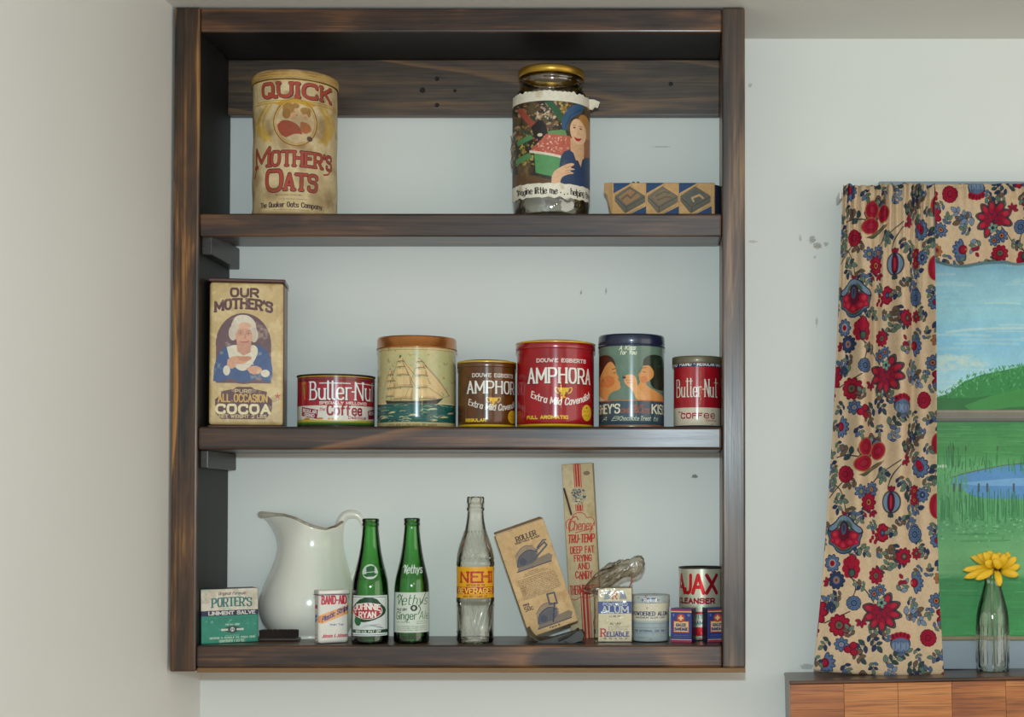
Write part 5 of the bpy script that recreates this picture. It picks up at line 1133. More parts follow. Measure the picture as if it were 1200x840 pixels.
# ---------------- 24/25 gauze boxes
def gauze(label, px0, px1, pyb, rz, shift=0):
    Yf = Yfront((px0 + px1) / 2, pyb); k = mpp(Yf); w_ = 25.5; h_ = 40
    t = thing('gauze_box', label, 'box', (at((px0 + px1) / 2, 730, Yf).x, Yf + .014, zs3t), rz, 'small blue gauze bandage boxes')
    pbox('carton', t, w_ * k, .024, h_ * k, M_GZ, M_GZS, .0006, 0)
    return t
c = Cv(0, 0, 25.5, 40, 9, (44, 56, 120)); c.rect(0, 1.6, 26, 3.4, (176, 40, 46)); c.rect(0, 3.4, 26, 4.6, (214, 178, 120)); c.rect(0, 37.6, 26, 39.6, (176, 40, 46)); c.rect(0, 36.2, 26, 37, (214, 178, 120))
c.rect(3, 14.6, 22.4, 28.6, (176, 50, 44)); c.rect(4, 15.6, 21.4, 27.4, (218, 186, 128)); c.ell(12.2, 11.4, 4.9, 5, (182, 52, 44)); c.ell(12.2, 11.4, 4.2, 4.2, (200, 96, 60), .5)
for (a, b) in ((1.3, 3.2), (3.2, 1.3)): c.ell(12.2, 11.4, a, b, (226, 196, 140))
c.text('GAUZE', 6.5, 18.5, 21, 18, (50, 56, 110), .9); c.text('BANDAGE', 5, 20.4, 25.8, 22.8, (50, 56, 110), .9); c.text('2', 2.5, 4, 9, 7, (150, 160, 190), .4); c.text('10', 20.5, 23, 9, 7, (150, 160, 190), .4)
c.greek(4, 22, 32, 1.2, (130, 140, 180), .7, 3); c.line([(3, 34), (22, 34)], .3, (130, 140, 180), .7); c.grain(.04)
M_GZ = printed('gauze_print', c.image('gauze'), .32, coat=.4, coat_rough=.2); M_GZS = plain('gauze_side', (24, 26, 62), .45, 0, .2)
gauze('small navy gauze bandage box standing left, directly before the cleanser can', 789, 813, 753, math.radians(-17))
gauze('small navy gauze bandage box at right, partly hidden by the shelf upright', 826, 850.5, 752.5, math.radians(20)) 

# ---------------- 23 cleanser can
Yc = -.060; R = 26.8
t = can_thing('cleanser_can', 'silvery cleanser can with big red foil letters behind two gauze boxes', 'can', 822.3, 705, Yc, zs3t)
c = Cv(0, 666, 0, 750, 7, (196, 196, 174), round=(822.3, R * .985)); c.rect(844.2, 671, 900, 730, (26, 34, 72)); c.rect(846, 676, 850, 708, (150, 150, 70), .5)
RF = (192, 24, 30); DR = (110, 16, 30)
c.text('A', 796.2, 802.3, 694.5, 674, RF, 4.2); c.text('J', 803.4, 809.4, 694.5, 674, RF, 4.0); c.text('A', 812, 824.5, 694.5, 674, RF, 4.2); c.text('X', 828, 839.5, 694.5, 674, (160, 20, 40), 4.2)
c.text('CLEANSER', 796.8, 837, 706.3, 701, (150, 20, 44), 1.8); c.rect(811, 716, 830, 719, (170, 40, 50), .9); c.text('WITH', 812, 829, 724, 720, (60, 110, 120), .9); c.text('FOAMING', 810, 832, 731, 727, (60, 110, 120), .9); c.rect(804, 734, 842, 744, (196, 34, 40)); c.greek(808, 838, 748, 2, (170, 40, 50), .9, 3); c.grain(.03)
m_aj = printed('ajax_print', c.image('ajax'), .24, coat=.3, coat_rough=.1, metal=.45)
o, Rw, zt_ = can_body('can_body', t, c, R, Yc, 750, 666, m_aj, .985)
ring_part('rim', t, [(Rw * .99, zt_ - .001), (Rw + .0011, zt_ - .0006), (Rw + .0011, zt_ + .0016), (Rw - .001, zt_ + .0018), (Rw - .002, zt_ - .001), (.001, zt_ - .001)], M_DKSTEEL, 'dark metal top rim')

# ================================================================== window corner on the right
# ---- picture of a landscape hung where a window would be
Yw = -.0075
def wx(px, Y=0.0): return at(px, 590, Y).x
def wz(py, Y=0.0): return at(1100, py, Y).z
t = thing('landscape_painting', 'painted landscape of meadow, pond and blue sky framed like a window', 'painting', (wx(1240), 0, wz(783.4)))
px0, px1, py0, py1 = 1052, 1430, 236, 748
c = Cv(px0, py0, px1, py1, 3.2, (150, 196, 214))
H_ = c.H; yy = np.linspace(py0, py1, H_)
def grad(stops):
    ys = [s_[0] for s_ in stops]; return np.stack([np.interp(yy, ys, [s_[1][j] for s_ in stops]) for j in range(3)], 1) / 255
c.a[:, :, :3] = grad([(236, (136, 186, 206)), (310, (140, 188, 206)), (360, (150, 200, 208)), (400, (132, 190, 214)), (440, (158, 206, 218)), (470, (176, 212, 218)), (480, (160, 200, 200)), (749, (60, 140, 80))])[:, None, :]
q = random.Random(12); nr_ = np.random.RandomState(3)
for _ in range(150):                                                            # broad sky strokes
    x, y = q.uniform(px0 - 40, px1), q.uniform(py0, 470); L = q.uniform(30, 110); c.line([(x, y), (x + L / 2, y - q.uniform(0, 2)), (x + L, y + q.uniform(-1, 1))], q.uniform(1.5, 5), q.choice([(186, 212, 210), (198, 216, 208), (128, 184, 208), (146, 194, 210), (166, 206, 214)]), .36, 1)
for (x, y, s_) in ((1120, 422, 1), (1135, 426, .9), (1106, 430, .8), (1250, 400, 1.5), (1330, 350, 1.8), (1215, 330, 1.2)):
    for _ in range(14): c.ell(x + q.gauss(0, 12 * s_), y + q.gauss(0, 3 * s_), q.uniform(4, 9) * s_, q.uniform(2, 4) * s_, (196, 214, 202), .35, n=12)
c.line([(1110, 390), (1140, 386), (1200, 385)], 3, (196, 214, 206), .6, 1)
# hill of bushes, road, meadow
c.poly([(1050, 472), (1098, 466), (1112, 462), (1130, 448), (1150, 440), (1180, 434), (1240, 420), (1320, 410), (1440, 400), (1440, 486), (1050, 486)], (44, 128, 62))
for _ in range(900):
    x = q.uniform(1090, 1430); top = np.interp(x, [1090, 1112, 1135, 1150, 1180, 1240, 1430], [468, 456, 441, 436, 431, 418, 399]); y = top + abs(q.gauss(0, 11)); c.line([(x, y), (x + q.uniform(-2, 2), y - q.uniform(1, 3))], q.uniform(.7, 1.6), q.choice([(40, 120, 60), (84, 160, 90), (56, 140, 70), (110, 170, 110), (30, 100, 50)]), .75)
c.poly([(1050, 467), (1140, 467), (1175, 462), (1240, 452), (1440, 440), (1440, 486), (1050, 486)], (38, 108, 52)); c.poly([(1130, 476), (1175, 460), (1250, 450), (1440, 445), (1440, 466), (1200, 476), (1140, 484)], (62, 140, 66), .8, 1)
c.rect(1040, 481, 1440, 495, (122, 116, 104)); c.band(482, 484, (150, 138, 116), .8); c.band(491, 494, (96, 96, 92), .8); c.band(494, 495.4, (40, 66, 50), .8)
c.a[int((495.4 - py0) * 3.2):, :, :3] = grad([(236, (0, 0, 0)), (495, (54, 128, 70)), (515, (70, 142, 76)), (530, (66, 138, 72)), (548, (96, 164, 104)), (580, (90, 158, 100)), (620, (84, 150, 96)), (650, (112, 172, 112)), (672, (110, 172, 112)), (680, (54, 134, 74)), (749, (58, 144, 78))])[int((495.4 - py0) * 3.2):, None, :]
for _ in range(500):
    x, y = q.uniform(px0 - 30, px1), q.choice([q.uniform(497, 540), q.uniform(625, 746)]); L = q.uniform(14, 60); cc = [(60, 132, 70), (80, 152, 84), (44, 116, 62), (100, 168, 104)] if y < 640 or y > 678 else [(110, 172, 112), (130, 184, 126), (96, 160, 100)]
    c.line([(x, y), (x + L, y + q.uniform(-1.2, 1.2))], q.uniform(.8, 2.2), q.choice(cc), .35)
c.poly([(1118, 560), (1128, 556), (1150, 551), (1175, 546), (1240, 540), (1440, 536), (1440, 590), (1250, 586), (1160, 585), (1140, 582), (1128, 574), (1114, 568)], (84, 138, 188)); c.poly([(1118, 567), (1150, 564), (1200, 560), (1440, 560), (1440, 568), (1200, 570), (1150, 570)], (120, 168, 206), .8, 1)
c.line([(1116, 560), (1128, 556), (1150, 551), (1175, 546), (1240, 540), (1430, 536)], 1.2, (84, 92, 70), .9)
for (x, y, r_) in ((1097, 547, 6), (1106, 547, 5)): c.ell(x, y, r_, 2, (196, 214, 190), .8)
for (xa, xb, ya, yb, n, hh, cc) in ((1040, 1430, 545, 556, 160, 16, [(44, 122, 62), (36, 104, 56), (70, 146, 82)]), (1100, 1430, 604, 614, 260, 30, [(40, 112, 60), (30, 98, 54), (56, 132, 72)]), (1040, 1135, 556, 620, 260, 14, [(80, 150, 92), (60, 130, 76), (108, 170, 112)]), (1110, 1124, 545, 549, 12, 28, [(40, 104, 60)])):
    for _ in range(n): x, y = q.uniform(xa, xb), q.uniform(ya, yb); h = hh * q.uniform(.5, 1.1); c.line([(x, y), (x + q.uniform(-2, 2), y - h)], q.uniform(.5, 1.3), q.choice(cc), .8)
for x in (1112, 1118, 1132, 1169, 1205, 1240, 1290, 1350): c.line([(x, 528), (x, 524)], 1.4, (70, 74, 56), .9); c.line([(x, 548), (x, 528)], .6, (40, 104, 60), .9)
for x in (1118, 1125, 1147, 1157, 1188, 1226, 1262, 1310, 1360): c.line([(x, 576), (x, 568)], 2.4, (70, 70, 84), .9); c.line([(x, 600), (x, 574)], .8, (40, 104, 60), .9)
for _ in range(420): x, y = q.uniform(1040, 1430), q.gauss(618, 9); c.ell(x, y, q.uniform(.8, 2.2), q.uniform(.6, 1.4), q.choice([(70, 140, 84), (126, 180, 124), (52, 118, 66), (150, 196, 146)]), .6, n=8)
c.grain(.05, 30); c.grain(.03, 200, 9)
M_SC = printed('landscape_paint', c.image('landscape'), .5, coat=.25, coat_rough=.25, bump=.15, bscale=60)
ox = t.location.x
bm = box_bm(wx(px0, Yw) - ox, wx(px1, Yw) - ox, Yw, -.0012, wz(py1, Yw) - t.location.z, wz(py0, Yw) - t.location.z); planar_uv(bm, wx(px0, Yw) - ox, wx(px1, Yw) - ox, wz(py1, Yw) - t.location.z, wz(py0, Yw) - t.location.z)
M_GF = plain('grey_frame_paint', (136, 150, 160), .45, 0, .3, .06, 20, stretch=(1, 1, 6))
link('canvas', bm_mesh(bm), [M_SC, M_GF], t)
zb, zm, ztp = wz(783.4) - t.location.z, wz(750, -.011) - t.location.z, wz(214) - t.location.z
link('frame_rail', bm_mesh(box_bm(wx(1030) - ox, wx(1452) - ox, -.0115, -.0006, zb, zm, .002)), M_GF, t)
link('frame_rail', bm_mesh(box_bm(wx(1030) - ox, wx(1452) - ox, -.0115, -.0006, wz(240) - t.location.z, ztp, .002)), M_GF, t)
for a, b in ((1030, 1058), (1424, 1452)): link('frame_stile', bm_mesh(box_bm(wx(a) - ox, wx(b) - ox, -.0113, -.0006, zm + .0002, wz(240) - t.location.z - .0002, .002)), M_GF, t)
link('frame_bead', bm_mesh(box_bm(wx(1058) - ox, wx(1424) - ox, -.0135, -.0078, zm + .0002, zm + .0068, .001)), plain('tan_bead', (132, 122, 90), .5), t)['label'] = 'thin tan strip below the picture'

# ---- wooden ledge below it
zl = at(1163, 788, -.062).z; yl0 = -.122; TILT = math.radians(1.1)
t = thing('wooden_ledge', 'brown wooden ledge board with orange-brown front under the curtain', 'ledge', (at(925, 790, yl0).x, 0, zl - (wx(1163, -.062) - at(925, 790, yl0).x) * math.tan(TILT)))
t.rotation_euler = (0, -TILT, 0)
W6 = wood('ledge_top_wood', (52, 30, 20), (96, 58, 34), (130, 84, 50), 'x', .35, 3.3); W7 = wood('ledge_front_wood', (150, 86, 40), (184, 112, 54), (206, 140, 76), 'x', .35, 5.9)
L = wx(1460) - t.location.x; zz_ = at(922, 791, yl0).z - zl
link('ledge_top', bm_mesh(box_bm(0, L, yl0, -.0008, -.006, 0, .002)), W6, t)
n = 9
for i in range(n):
    link('front_block', bm_mesh(box_bm(.001 + (L - .002) * i / n, .001 + (L - .002) * (i + 1) / n - .0004, yl0 + .003, yl0 + .03, -.085, -.0062, .0006)), W7 if i % 3 else wood('ledge_front_wood_b', (140, 76, 34), (170, 100, 46), (196, 126, 66), 'x', .35, 1.0 * i), t)
link('ledge_end', bm_mesh(box_bm(.001, .02, yl0 + .031, -.0008, -.085, -.0062, .001)), W6, t)

# ---- curtain cloth: one repeat of the floral print
TW, TH = 168, 276
c = Cv(0, 0, TW, TH, 3.6, (194, 168, 136), wrap=True); q = random.Random(77)
OUTL = (42, 42, 58); RDp = (146, 24, 46); RDd = (100, 18, 38); RDl = (172, 46, 60); BLp = (80, 98, 126); BLd = (44, 54, 82); BLl = (116, 132, 152); GNp = (96, 116, 96); GNd = (52, 70, 68); BRp = (104, 82, 62); OR_ = (150, 96, 56)
def leaf(x, y, a, L, col, wd=.31):
    ca, sa = math.cos(a), math.sin(a); f_ = lambda u, v: (x + u * L * ca - v * L * sa, y + u * L * sa + v * L * ca)
    P = [f_(0, 0), f_(.3, wd), f_(.7, wd * .8), f_(1, 0), f_(.7, -wd * .8), f_(.3, -wd)]
    c.poly(P, OUTL, .9, 1); c.poly([f_(.07, 0), f_(.31, wd * .80), f_(.69, wd * .62), f_(.93, 0), f_(.69, -wd * .62), f_(.31, -wd * .80)], col, 1, 1); c.line([f_(0, 0), f_(.8, 0)], .3, OUTL, .6)
def spray(x, y, a, n, L, cols, gapx=6.4, vine=True):
    n = max(2, n - 1 - (n > 4)); L = L * 1.22
    if vine: c.line([(x + math.cos(a) * gapx * i, y + math.sin(a) * gapx * i) for i in range(n)], .6, GNd)
    for i in range(n):
        px, py = x + math.cos(a) * gapx * i, y + math.sin(a) * gapx * i
        for sg in (-1, 1): leaf(px, py, a + sg * (1.0 + q.uniform(-.2, .2)), L * q.uniform(.8, 1.15), q.choice(cols))
    leaf(x + math.cos(a) * gapx * (n - .6), y + math.sin(a) * gapx * (n - .6), a, L * 1.1, cols[0])
def flower(x, y, r, n, col, rim, cen, cen2, inner=None, sx=1.0):
    r = r * 1.1
    for i in range(n):
        a = 2 * PI * i / n; c.ell(x + r * .66 * math.cos(a) * sx, y + r * .66 * math.sin(a), r * .42, r * .30, rim, 1, rot=a, n=14)
    for i in range(n):
        a = 2 * PI * i / n; c.ell(x + r * .62 * math.cos(a) * sx, y + r * .62 * math.sin(a), r * .34, r * .22, col, 1, rot=a, n=12)
    c.ell(x, y, r * .46 * sx, r * .46, inner or rim, 1, n=16); c.ell(x, y, r * .34 * sx, r * .34, cen, 1, n=14); c.ell(x, y, r * .16 * sx, r * .16, cen2, 1, n=10)
def fan(x, y, r, dirn):
    for i in range(7):
        a = dirn + (i - 3) * .5; c.ell(x + r * .55 * math.cos(a), y + r * .55 * math.sin(a), r * .5, r * .24, BLd, 1, rot=a, n=14)
    for i in range(7):
        a = dirn + (i - 3) * .5; c.ell(x + r * .58 * math.cos(a), y + r * .58 * math.sin(a), r * .40, r * .15, BLp, 1, rot=a, n=12)
    c.ell(x, y, r * .42, r * .42, RDd); c.ell(x - r * .05, y, r * .3, r * .3, RDp); c.ell(x - r * .3 * math.cos(dirn), y, r * .12, r * .12, OR_)
def cluster(x, y, r, col, dk, n=11):
    q2 = random.Random(int(x * 7 + y)); P = [(0, 0)] + [(math.cos(a) * r * .6, math.sin(a) * r * .6) for a in [2 * PI * i / (n - 1) for i in range(n - 1)]]
    for dx, dy in P: c.ell(x + dx, y + dy, r * .34, r * .34, dk, n=12)
    for dx, dy in P: c.ell(x + dx, y + dy, r * .24, r * .24, col, n=10); c.ell(x + dx, y + dy, r * .09, r * .09, dk, .7, n=8)
def vine(P): c.line(P, 1.1, (70, 54, 50), 1, 2); c.line([(a + .8 * math.sin(i * 2), b + .8) for i, (a, b) in enumerate(P)], .5, GNd, .9, 1)
GL_ = [GNp, GNd, BLd]; LB = [BLp, BLd, GNp]; LBr = [BRp, BLd, GNd]
# vines first
vine([(36, 52), (48, 60), (60, 70), (68, 80)]); vine([(38, 52), (44, 64), (40, 76), (42, 86)]); vine([(8, 108), (24, 100), (38, 92)]); vine([(28, 262), (26, 244), (20, 228), (10, 222)]); vine([(2, 238), (12, 226), (26, 214)]); vine([(58, 222), (68, 210), (84, 200), (98, 190)]); vine([(84, 222), (88, 208), (98, 196)]); vine([(10, 190), (24, 186), (40, 188)])
# sprays
spray(34, 26, -.5, 3, 7, GL_); spray(46, 18, .5, 3, 8, [GNp, BLd]); spray(84, 42, -1.3, 6, 7.5, [BRp, BLd, GNp]); spray(70, 50, -.9, 2, 7, GL_); spray(100, 66, -1.0, 3, 7, [BLl, GNp]); spray(106, 94, -.3, 5, 8.5, [BRp, BLp, BLl]); spray(112, 92, .6, 5, 8, [BLl, BLp, BRp])
spray(22, 90, -2.6, 4, 8, LB); spray(18, 84, 2.2, 3, 8, [BLd, GNp]); spray(64, 118, .9, 5, 8, [GNd, BRp, BLd]); spray(58, 130, 2.6, 3, 9, GL_); spray(62, 112, -.1, 4, 7, [GNp, BLd]); spray(118, 134, 1.2, 3, 5.5, LB); spray(98, 140, -.4, 2, 7, GL_); spray(16, 128, 2.4, 3, 7, GL_); spray(46, 140, .7, 3, 8, [GNd, BRp]); spray(84, 150, -.6, 4, 8, [BLp, GNp, GNd]); spray(108, 154, .1, 5, 8, [GNp, GNd, BRp]); spray(10, 172, .9, 3, 7, LB)
spray(100, 176, -.4, 6, 8, [BRp, GNd, BLd]); spray(104, 172, .7, 6, 8, [GNp, BRp]); spray(86, 168, -1.0, 3, 7, [BLl, BLp]); spray(80, 202, 2.0, 3, 8, [GNp, BLd]); spray(70, 204, .2, 3, 7, [BLd, GNp]); spray(106, 226, .7, 4, 9, [GNp, GNd]); spray(112, 214, 2.4, 3, 8, [GNp, BLd]); spray(12, 236, .3, 3, 8, [GNp, GNd]); spray(16, 240, 1.6, 3, 7, [BLd, GNp]); spray(52, 246, 1.9, 3, 7, [BLd, RDp]); spray(110, 250, -.2, 4, 8, [BLd, GNp, BLp]); spray(104, 258, .5, 5, 8, [BLp, GNd]); spray(36, 216, 2.6, 2, 7, [BRp]); spray(30, 186, -2.6, 3, 9, [BRp, GNd]); spray(2, 206, 1.0, 2, 7, [GNp]); spray(136, 212, 1.2, 3, 7, [GNp, BRp]); spray(152, 30, 1.3, 4, 8, GL_); spray(156, 150, 1.4, 4, 8, LB); spray(150, 196, 1.7, 4, 8, GL_); spray(154, 66, 1.5, 3, 8, LBr); spray(104, 30, 2.6, 3, 7, GL_); spray(124, 8, .9, 3, 6, GL_); spray(92, 12, 1.4, 3, 7.5, [BRp, BLd])
# the large pomegranate flower at the repeat's origin
def big_pom(x, y):
    P = [(x - 21, y - 6), (x - 24, y + 2), (x - 20, y + 7), (x - 21, y + 14), (x - 13, y + 16), (x - 9, y + 22), (x, y + 25), (x + 9, y + 22), (x + 13, y + 16), (x + 20, y + 13), (x + 20, y + 6), (x + 23, y), (x + 20, y - 6)]
    c.poly(P, BLd, 1, 1); S = lambda f_: [(x + (a - x) * f_, y + 2 + (b - y - 2) * f_) for a, b in P]
    c.poly(S(.93), (70, 90, 104), 1, 1); c.poly(S(.83), OUTL, 1, 1); c.poly(S(.79), (96, 88, 44), 1, 1); c.poly(S(.72), RDd, 1, 1)
    for dx, dy, r_ in ((-12, 2, 5.6), (12, 2, 5.6), (-8, 10, 5.2), (8, 10, 5.2), (0, 14, 5), (-15, 9, 3.2), (15, 9, 3.2)): c.ell(x + dx, y + dy, r_, r_, RDp); c.ell(x + dx, y + dy, r_ * .5, r_ * .5, RDl)
    for sg in (-1, 1): c.poly([(x, y - 22), (x + sg * 7, y - 20), (x + sg * 13, y - 12), (x + sg * 22, y - 7), (x + sg * 24, y - 1), (x + sg * 17, y), (x + sg * 9, y - 5), (x + sg * 4, y - 10), (x, y - 10)], OUTL, 1, 1); c.poly([(x, y - 21), (x + sg * 6, y - 19), (x + sg * 12, y - 11), (x + sg * 21, y - 6), (x + sg * 21, y - 2), (x + sg * 15, y - 2), (x + sg * 8, y - 8), (x, y - 14)], (104, 124, 142), 1, 1); c.poly([(x + sg * 2, y - 16), (x + sg * 7, y - 14), (x + sg * 11, y - 7), (x + sg * 6, y - 8)], (76, 92, 70), 1, 1)
    c.ell(x, y - 4, 6, 11, OUTL); c.ell(x, y - 3, 5, 9, RDd); c.ell(x, y - 5, 3, 7, (62, 80, 96)); c.ell(x, y - 6, 1.3, 4, BLd)
    for sg in (-1, 1): leaf(x, y - 21, -PI / 2 + sg * .6, 7, RDp)
big_pom(26, 2)
flower(13, 38, 9.5, 9, BLp, BLd, RDp, RDd, (150, 150, 130)); c.ell(37, 40, 9, 13, RDd)
for dx, dy in ((-6, -6), (6, -6), (0, -11), (-7, 2), (7, 2), (0, -3), (-4, 8), (5, 8)): c.ell(37 + dx, 41 + dy, 3.6, 4.4, RDp)
c.ell(38, 47, 4, 5, OUTL); c.ell(38, 47.4, 2.8, 3.8, (62, 84, 64)); flower(20, 57, 9.5, 10, BLd, OUTL, OR_, BLd, BLp)
for a in (2.6, 3.3, 4.0): leaf(10, 61, a, 9, RDp)
flower(70, 49, 8.8, 9, RDp, RDd, BRp, GNd); c.ell(78, -1, 7.4, 11, RDd); flower(78, -1, 9.5, 9, RDp, RDd, BLd, BLp, None, .75)
for dx, dy in ((0, 0), (5, -3), (-3, 4), (4, 5), (1, -6), (6, 2)): c.ell(64 + dx, 5 + dy, 2.3, 2.7, RDd, n=12); c.ell(64 + dx, 5 + dy, 1.6, 2, RDp, n=10)
cluster(120, 1, 11, BLp, BLd, 13); flower(104, 26, 9, 9, RDp, RDd, GNd, OR_); flower(122, 23, 6.5, 8, RDp, RDd, GNd, OR_); fan(118, 57, 13, -.2)
for a, r_ in ((-1.2, 0), (-.4, 3), (.5, 6), (-2.2, 8)): leaf(98 + r_ * .6, 60 - r_, a, 8, RDp)
# the dahlia
for i in range(10):
    a = 2 * PI * i / 10 + .2
    if i in (6, 7): continue
    leaf(77 + 4 * math.cos(a), 90 + 4 * math.sin(a), a, 23, BRp, .30)
for i in range(10):
    a = 2 * PI * i / 10 + .2
    if i in (6, 7): continue
    leaf(77 + 4 * math.cos(a), 90 + 4 * math.sin(a), a, 20.5, RDp, .27); c.ell(77 + 17 * math.cos(a), 90 + 17 * math.sin(a), 4.2, 2.8, RDl, .7, rot=a, n=12)
for i in range(7): a = i * .9; leaf(77, 88, a, 13, RDp, .3)
for i in range(5): a = -1.2 + i * 1.25; leaf(78, 80, a, 7.5, (112, 150, 124), .36)
c.ell(78, 80, 2, 2, OUTL); flower(68, 70, 7.5, 7, BLp, BLd, OR_, RDd); flower(76.5, 65, 6.5, 7, BLp, BLd, OR_, RDd)
cluster(42, 82, 9.5, BLp, BLd, 12)
for a in (-.5, .4, 2.4, 3.3, 1.4): leaf(52, 103, a, 8.5, RDp)
flower(27, 109, 11.5, 10, RDp, RDd, BRp, GNd); flower(162, 96, 15, 9, RDp, RDd, OR_, RDd); flower(160, 118, 9, 9, RDp, RDd, OR_, RDd)
c.ell(100, 127, 11.4, 10.5, OUTL); c.ell(100, 128, 10.4, 9, BLp)
for dx in (-6, 0, 6): c.ell(100 + dx, 130, 3.4, 5, BLl, .8); c.line([(100 + dx, 124), (100 + dx, 134)], .5, BLd)
for i in range(5): c.ell(92 + i * 4, 119 - 2.4 * math.sin(i * .78), 3.4, 3.6, RDp); c.ell(92 + i * 4, 119 - 2.4 * math.sin(i * .78), 1.6, 1.8, RDd)
cluster(134, 121, 11, RDp, RDd, 14); flower(31, 131, 7.5, 8, BLp, BLd, BLl, OR_)
for dx, dy in ((0, 0), (6, -5), (7, 3)): c.ell(40 + dx - 2, 137 + dy - 1, 4.4, 4.4, RDd); c.ell(38 + dx, 136 + dy, 3.4, 3.4, RDp)
fan(13, 154, 13, .2)
# the lotus
cx_, cy_ = 58, 183
for a, L_, cc in ((-2.3, 24, BLp), (-1.65, 25, GNp), (-1.05, 24, BLp), (-.5, 22, RDp), (2.9, 20, GNp), (3.4, 21, BLp)): leaf(cx_, cy_ + 2, a, L_ + 3, OR_, .32); leaf(cx_, cy_ + 2, a, L_, cc, .3); c.ell(cx_ + L_ * .66 * math.cos(a), cy_ + 2 + L_ * .66 * math.sin(a), 3, 3, BLl, .6)
for (dx, dy, rx, ry, r_) in ((-10, -7, 9, 10, .3), (10, -3, 11, 9, -.5), (-12, 12, 12, 8.5, -.3)): c.ell(cx_ + dx, cy_ + dy, rx + 1.4, ry + 1.4, OR_, 1, r_); c.ell(cx_ + dx, cy_ + dy, rx, ry, RDp, 1, r_); c.ell(cx_ + dx, cy_ + dy, rx * .62, ry * .6, RDd, .5, r_); c.ell(cx_ + dx, cy_ + dy, rx * .45, ry * .4, RDl, .5, r_)
c.poly([(cx_ - 18, cy_ + 26), (cx_ - 6, cy_ + 20), (cx_ + 6, cy_ + 12), (cx_ + 20, cy_ + 8), (cx_ + 14, cy_ + 14), (cx_ + 2, cy_ + 20), (cx_ - 10, cy_ + 28)], (70, 84, 70), 1, 1); c.line([(cx_ - 18, cy_ + 26), (cx_ + 4, cy_ + 17), (cx_ + 20, cy_ + 8)], 1, OR_, 1, 1)
cluster(24, 209, 11, RDp, RDd, 13); flower(44, 228, 7.4, 7, BLp, BLd, GNp, OR_); flower(60, 225, 8.2, 8, BLp, BLd, OR_, BRp); flower(56, 240, 10, 9, RDp, RDd, OR_, RDd)
for a in (.3, 1.1, 2.0): leaf(62, 250, a, 9, RDp)
# small round pomegranate
c.ell(88, 239, 11.4, 13.6, BRp); c.ell(88, 239, 10.4, 12.6, OUTL); c.ell(88, 239, 9.6, 11.8, (104, 124, 144)); c.ell(88, 239, 4.4, 12, OUTL); c.ell(88, 239, 3.2, 11, RDd); c.ell(88, 239, 1.4, 8, RDl)
for a in (-2.1, -1.57, -1.0): leaf(88, 227, a, 8, RDp)
for a in (1.2, 1.57, 2.0): leaf(88, 251, a, 7, GNd)
for a in (-1.3, -.5, .3, 1.2, 2.2): leaf(104, 190, a, 8.5, RDp)
flower(129, 199, 11, 10, BLp, BLd, RDp, RDd); c.ell(126, 195, 4.6, 4.6, RDp); c.ell(120, 226, 5, 6.5, RDd); flower(120, 226, 6, 8, RDp, RDd, OR_, RDd); flower(120, 237, 6, 8, RDp, RDd, OR_, RDd); flower(132, 231, 8, 9, BLp, BLd, BLd, BLl)
c.ell(150, 244, 9, 15, OR_); c.ell(150, 244, 8, 14, RDp); c.ell(151, 246, 4, 9, RDl, .6); c.ell(152, 172, 8, 13, OR_); c.ell(152, 172, 7, 12, RDp); flower(150, 8, 8, 9, BLp, BLd, RDp, RDd); flower(146, 78, 8, 8, BLp, BLd, OR_, RDd); flower(152, 52, 7, 8, OR_, BRp, RDp, RDd)
for _ in range(420):
    x, y = q.uniform(0, TW), q.uniform(0, TH); 
    px_ = c.a[min(c.H - 1, int(y * 3.6)), min(c.W - 1, int(x * 3.6)), :3]
    if abs(px_[0] - 194 / 255) < .01 and all(abs(c.a[min(c.H - 1, max(0, int((y + b) * 3.6))), min(c.W - 1, max(0, int((x + a) * 3.6))), 0] - 194 / 255) < .01 for a, b in ((6, 0), (-6, 0), (0, 6), (0, -6))): spray(x, y, q.uniform(0, 6.28), 3, 6.6, [GNp, BLd, BRp, BLp], 5)
c.grain(.05, 120, 3)
IMG_F = c.image('floral_cloth')
def cloth_mat():
    m, nt, b = new_mat('floral_cloth'); t_ = nd(nt, 'ShaderNodeTexImage'); t_.image = IMG_F; nt.links.new(t_.outputs['Color'], b.inputs['Base Color']); b.inputs['Roughness'].default_value = .9; b.inputs['Specular IOR Level'].default_value = .15
    tc_ = nd(nt, 'ShaderNodeTexCoord'); wv = nd(nt, 'ShaderNodeTexNoise'); wv.inputs['Scale'].default_value = 900; nt.links.new(tc_.outputs['Object'], wv.inputs['Vector']); bp = nd(nt, 'ShaderNodeBump'); bp.inputs['Strength'].default_value = .2; bp.inputs['Distance'].default_value = .0006; nt.links.new(wv.outputs['Fac'], bp.inputs['Height']); nt.links.new(bp.outputs[0], b.inputs['Normal'])
    return m
M_CLOTH = cloth_mat()
def cloth(name, t, nu, nv, pos, uvf):
    vs, fs, uv = [], [], []
    for j in range(nv + 1):
        for i in range(nu + 1): vs.append(Vector(pos(i / nu, j / nv)) - Vector(t.location))
    for j in range(nv):
        for i in range(nu):
            a = j * (nu + 1) + i; fs.append((a, a + nu + 1, a + nu + 2, a + 1)); uv += [uvf(i / nu, j / nv), uvf(i / nu, (j + 1) / nv), uvf((i + 1) / nu, (j + 1) / nv), uvf((i + 1) / nu, j / nv)]
    me = bpy.data.meshes.new(name); me.from_pydata(vs, [], fs); ul = me.uv_layers.new(name='uv'); ul.data.foreach_set('uv', [x for p in uv for x in p]); me.update()
    o = link(name, me, M_CLOTH, t, smooth=True); s_ = o.modifiers.new('thickness', 'SOLIDIFY'); s_.thickness = .0008; s_.offset = 0
    return o
YC = -.052
ROD = (wx(986, YC), YC, wz(229, YC))
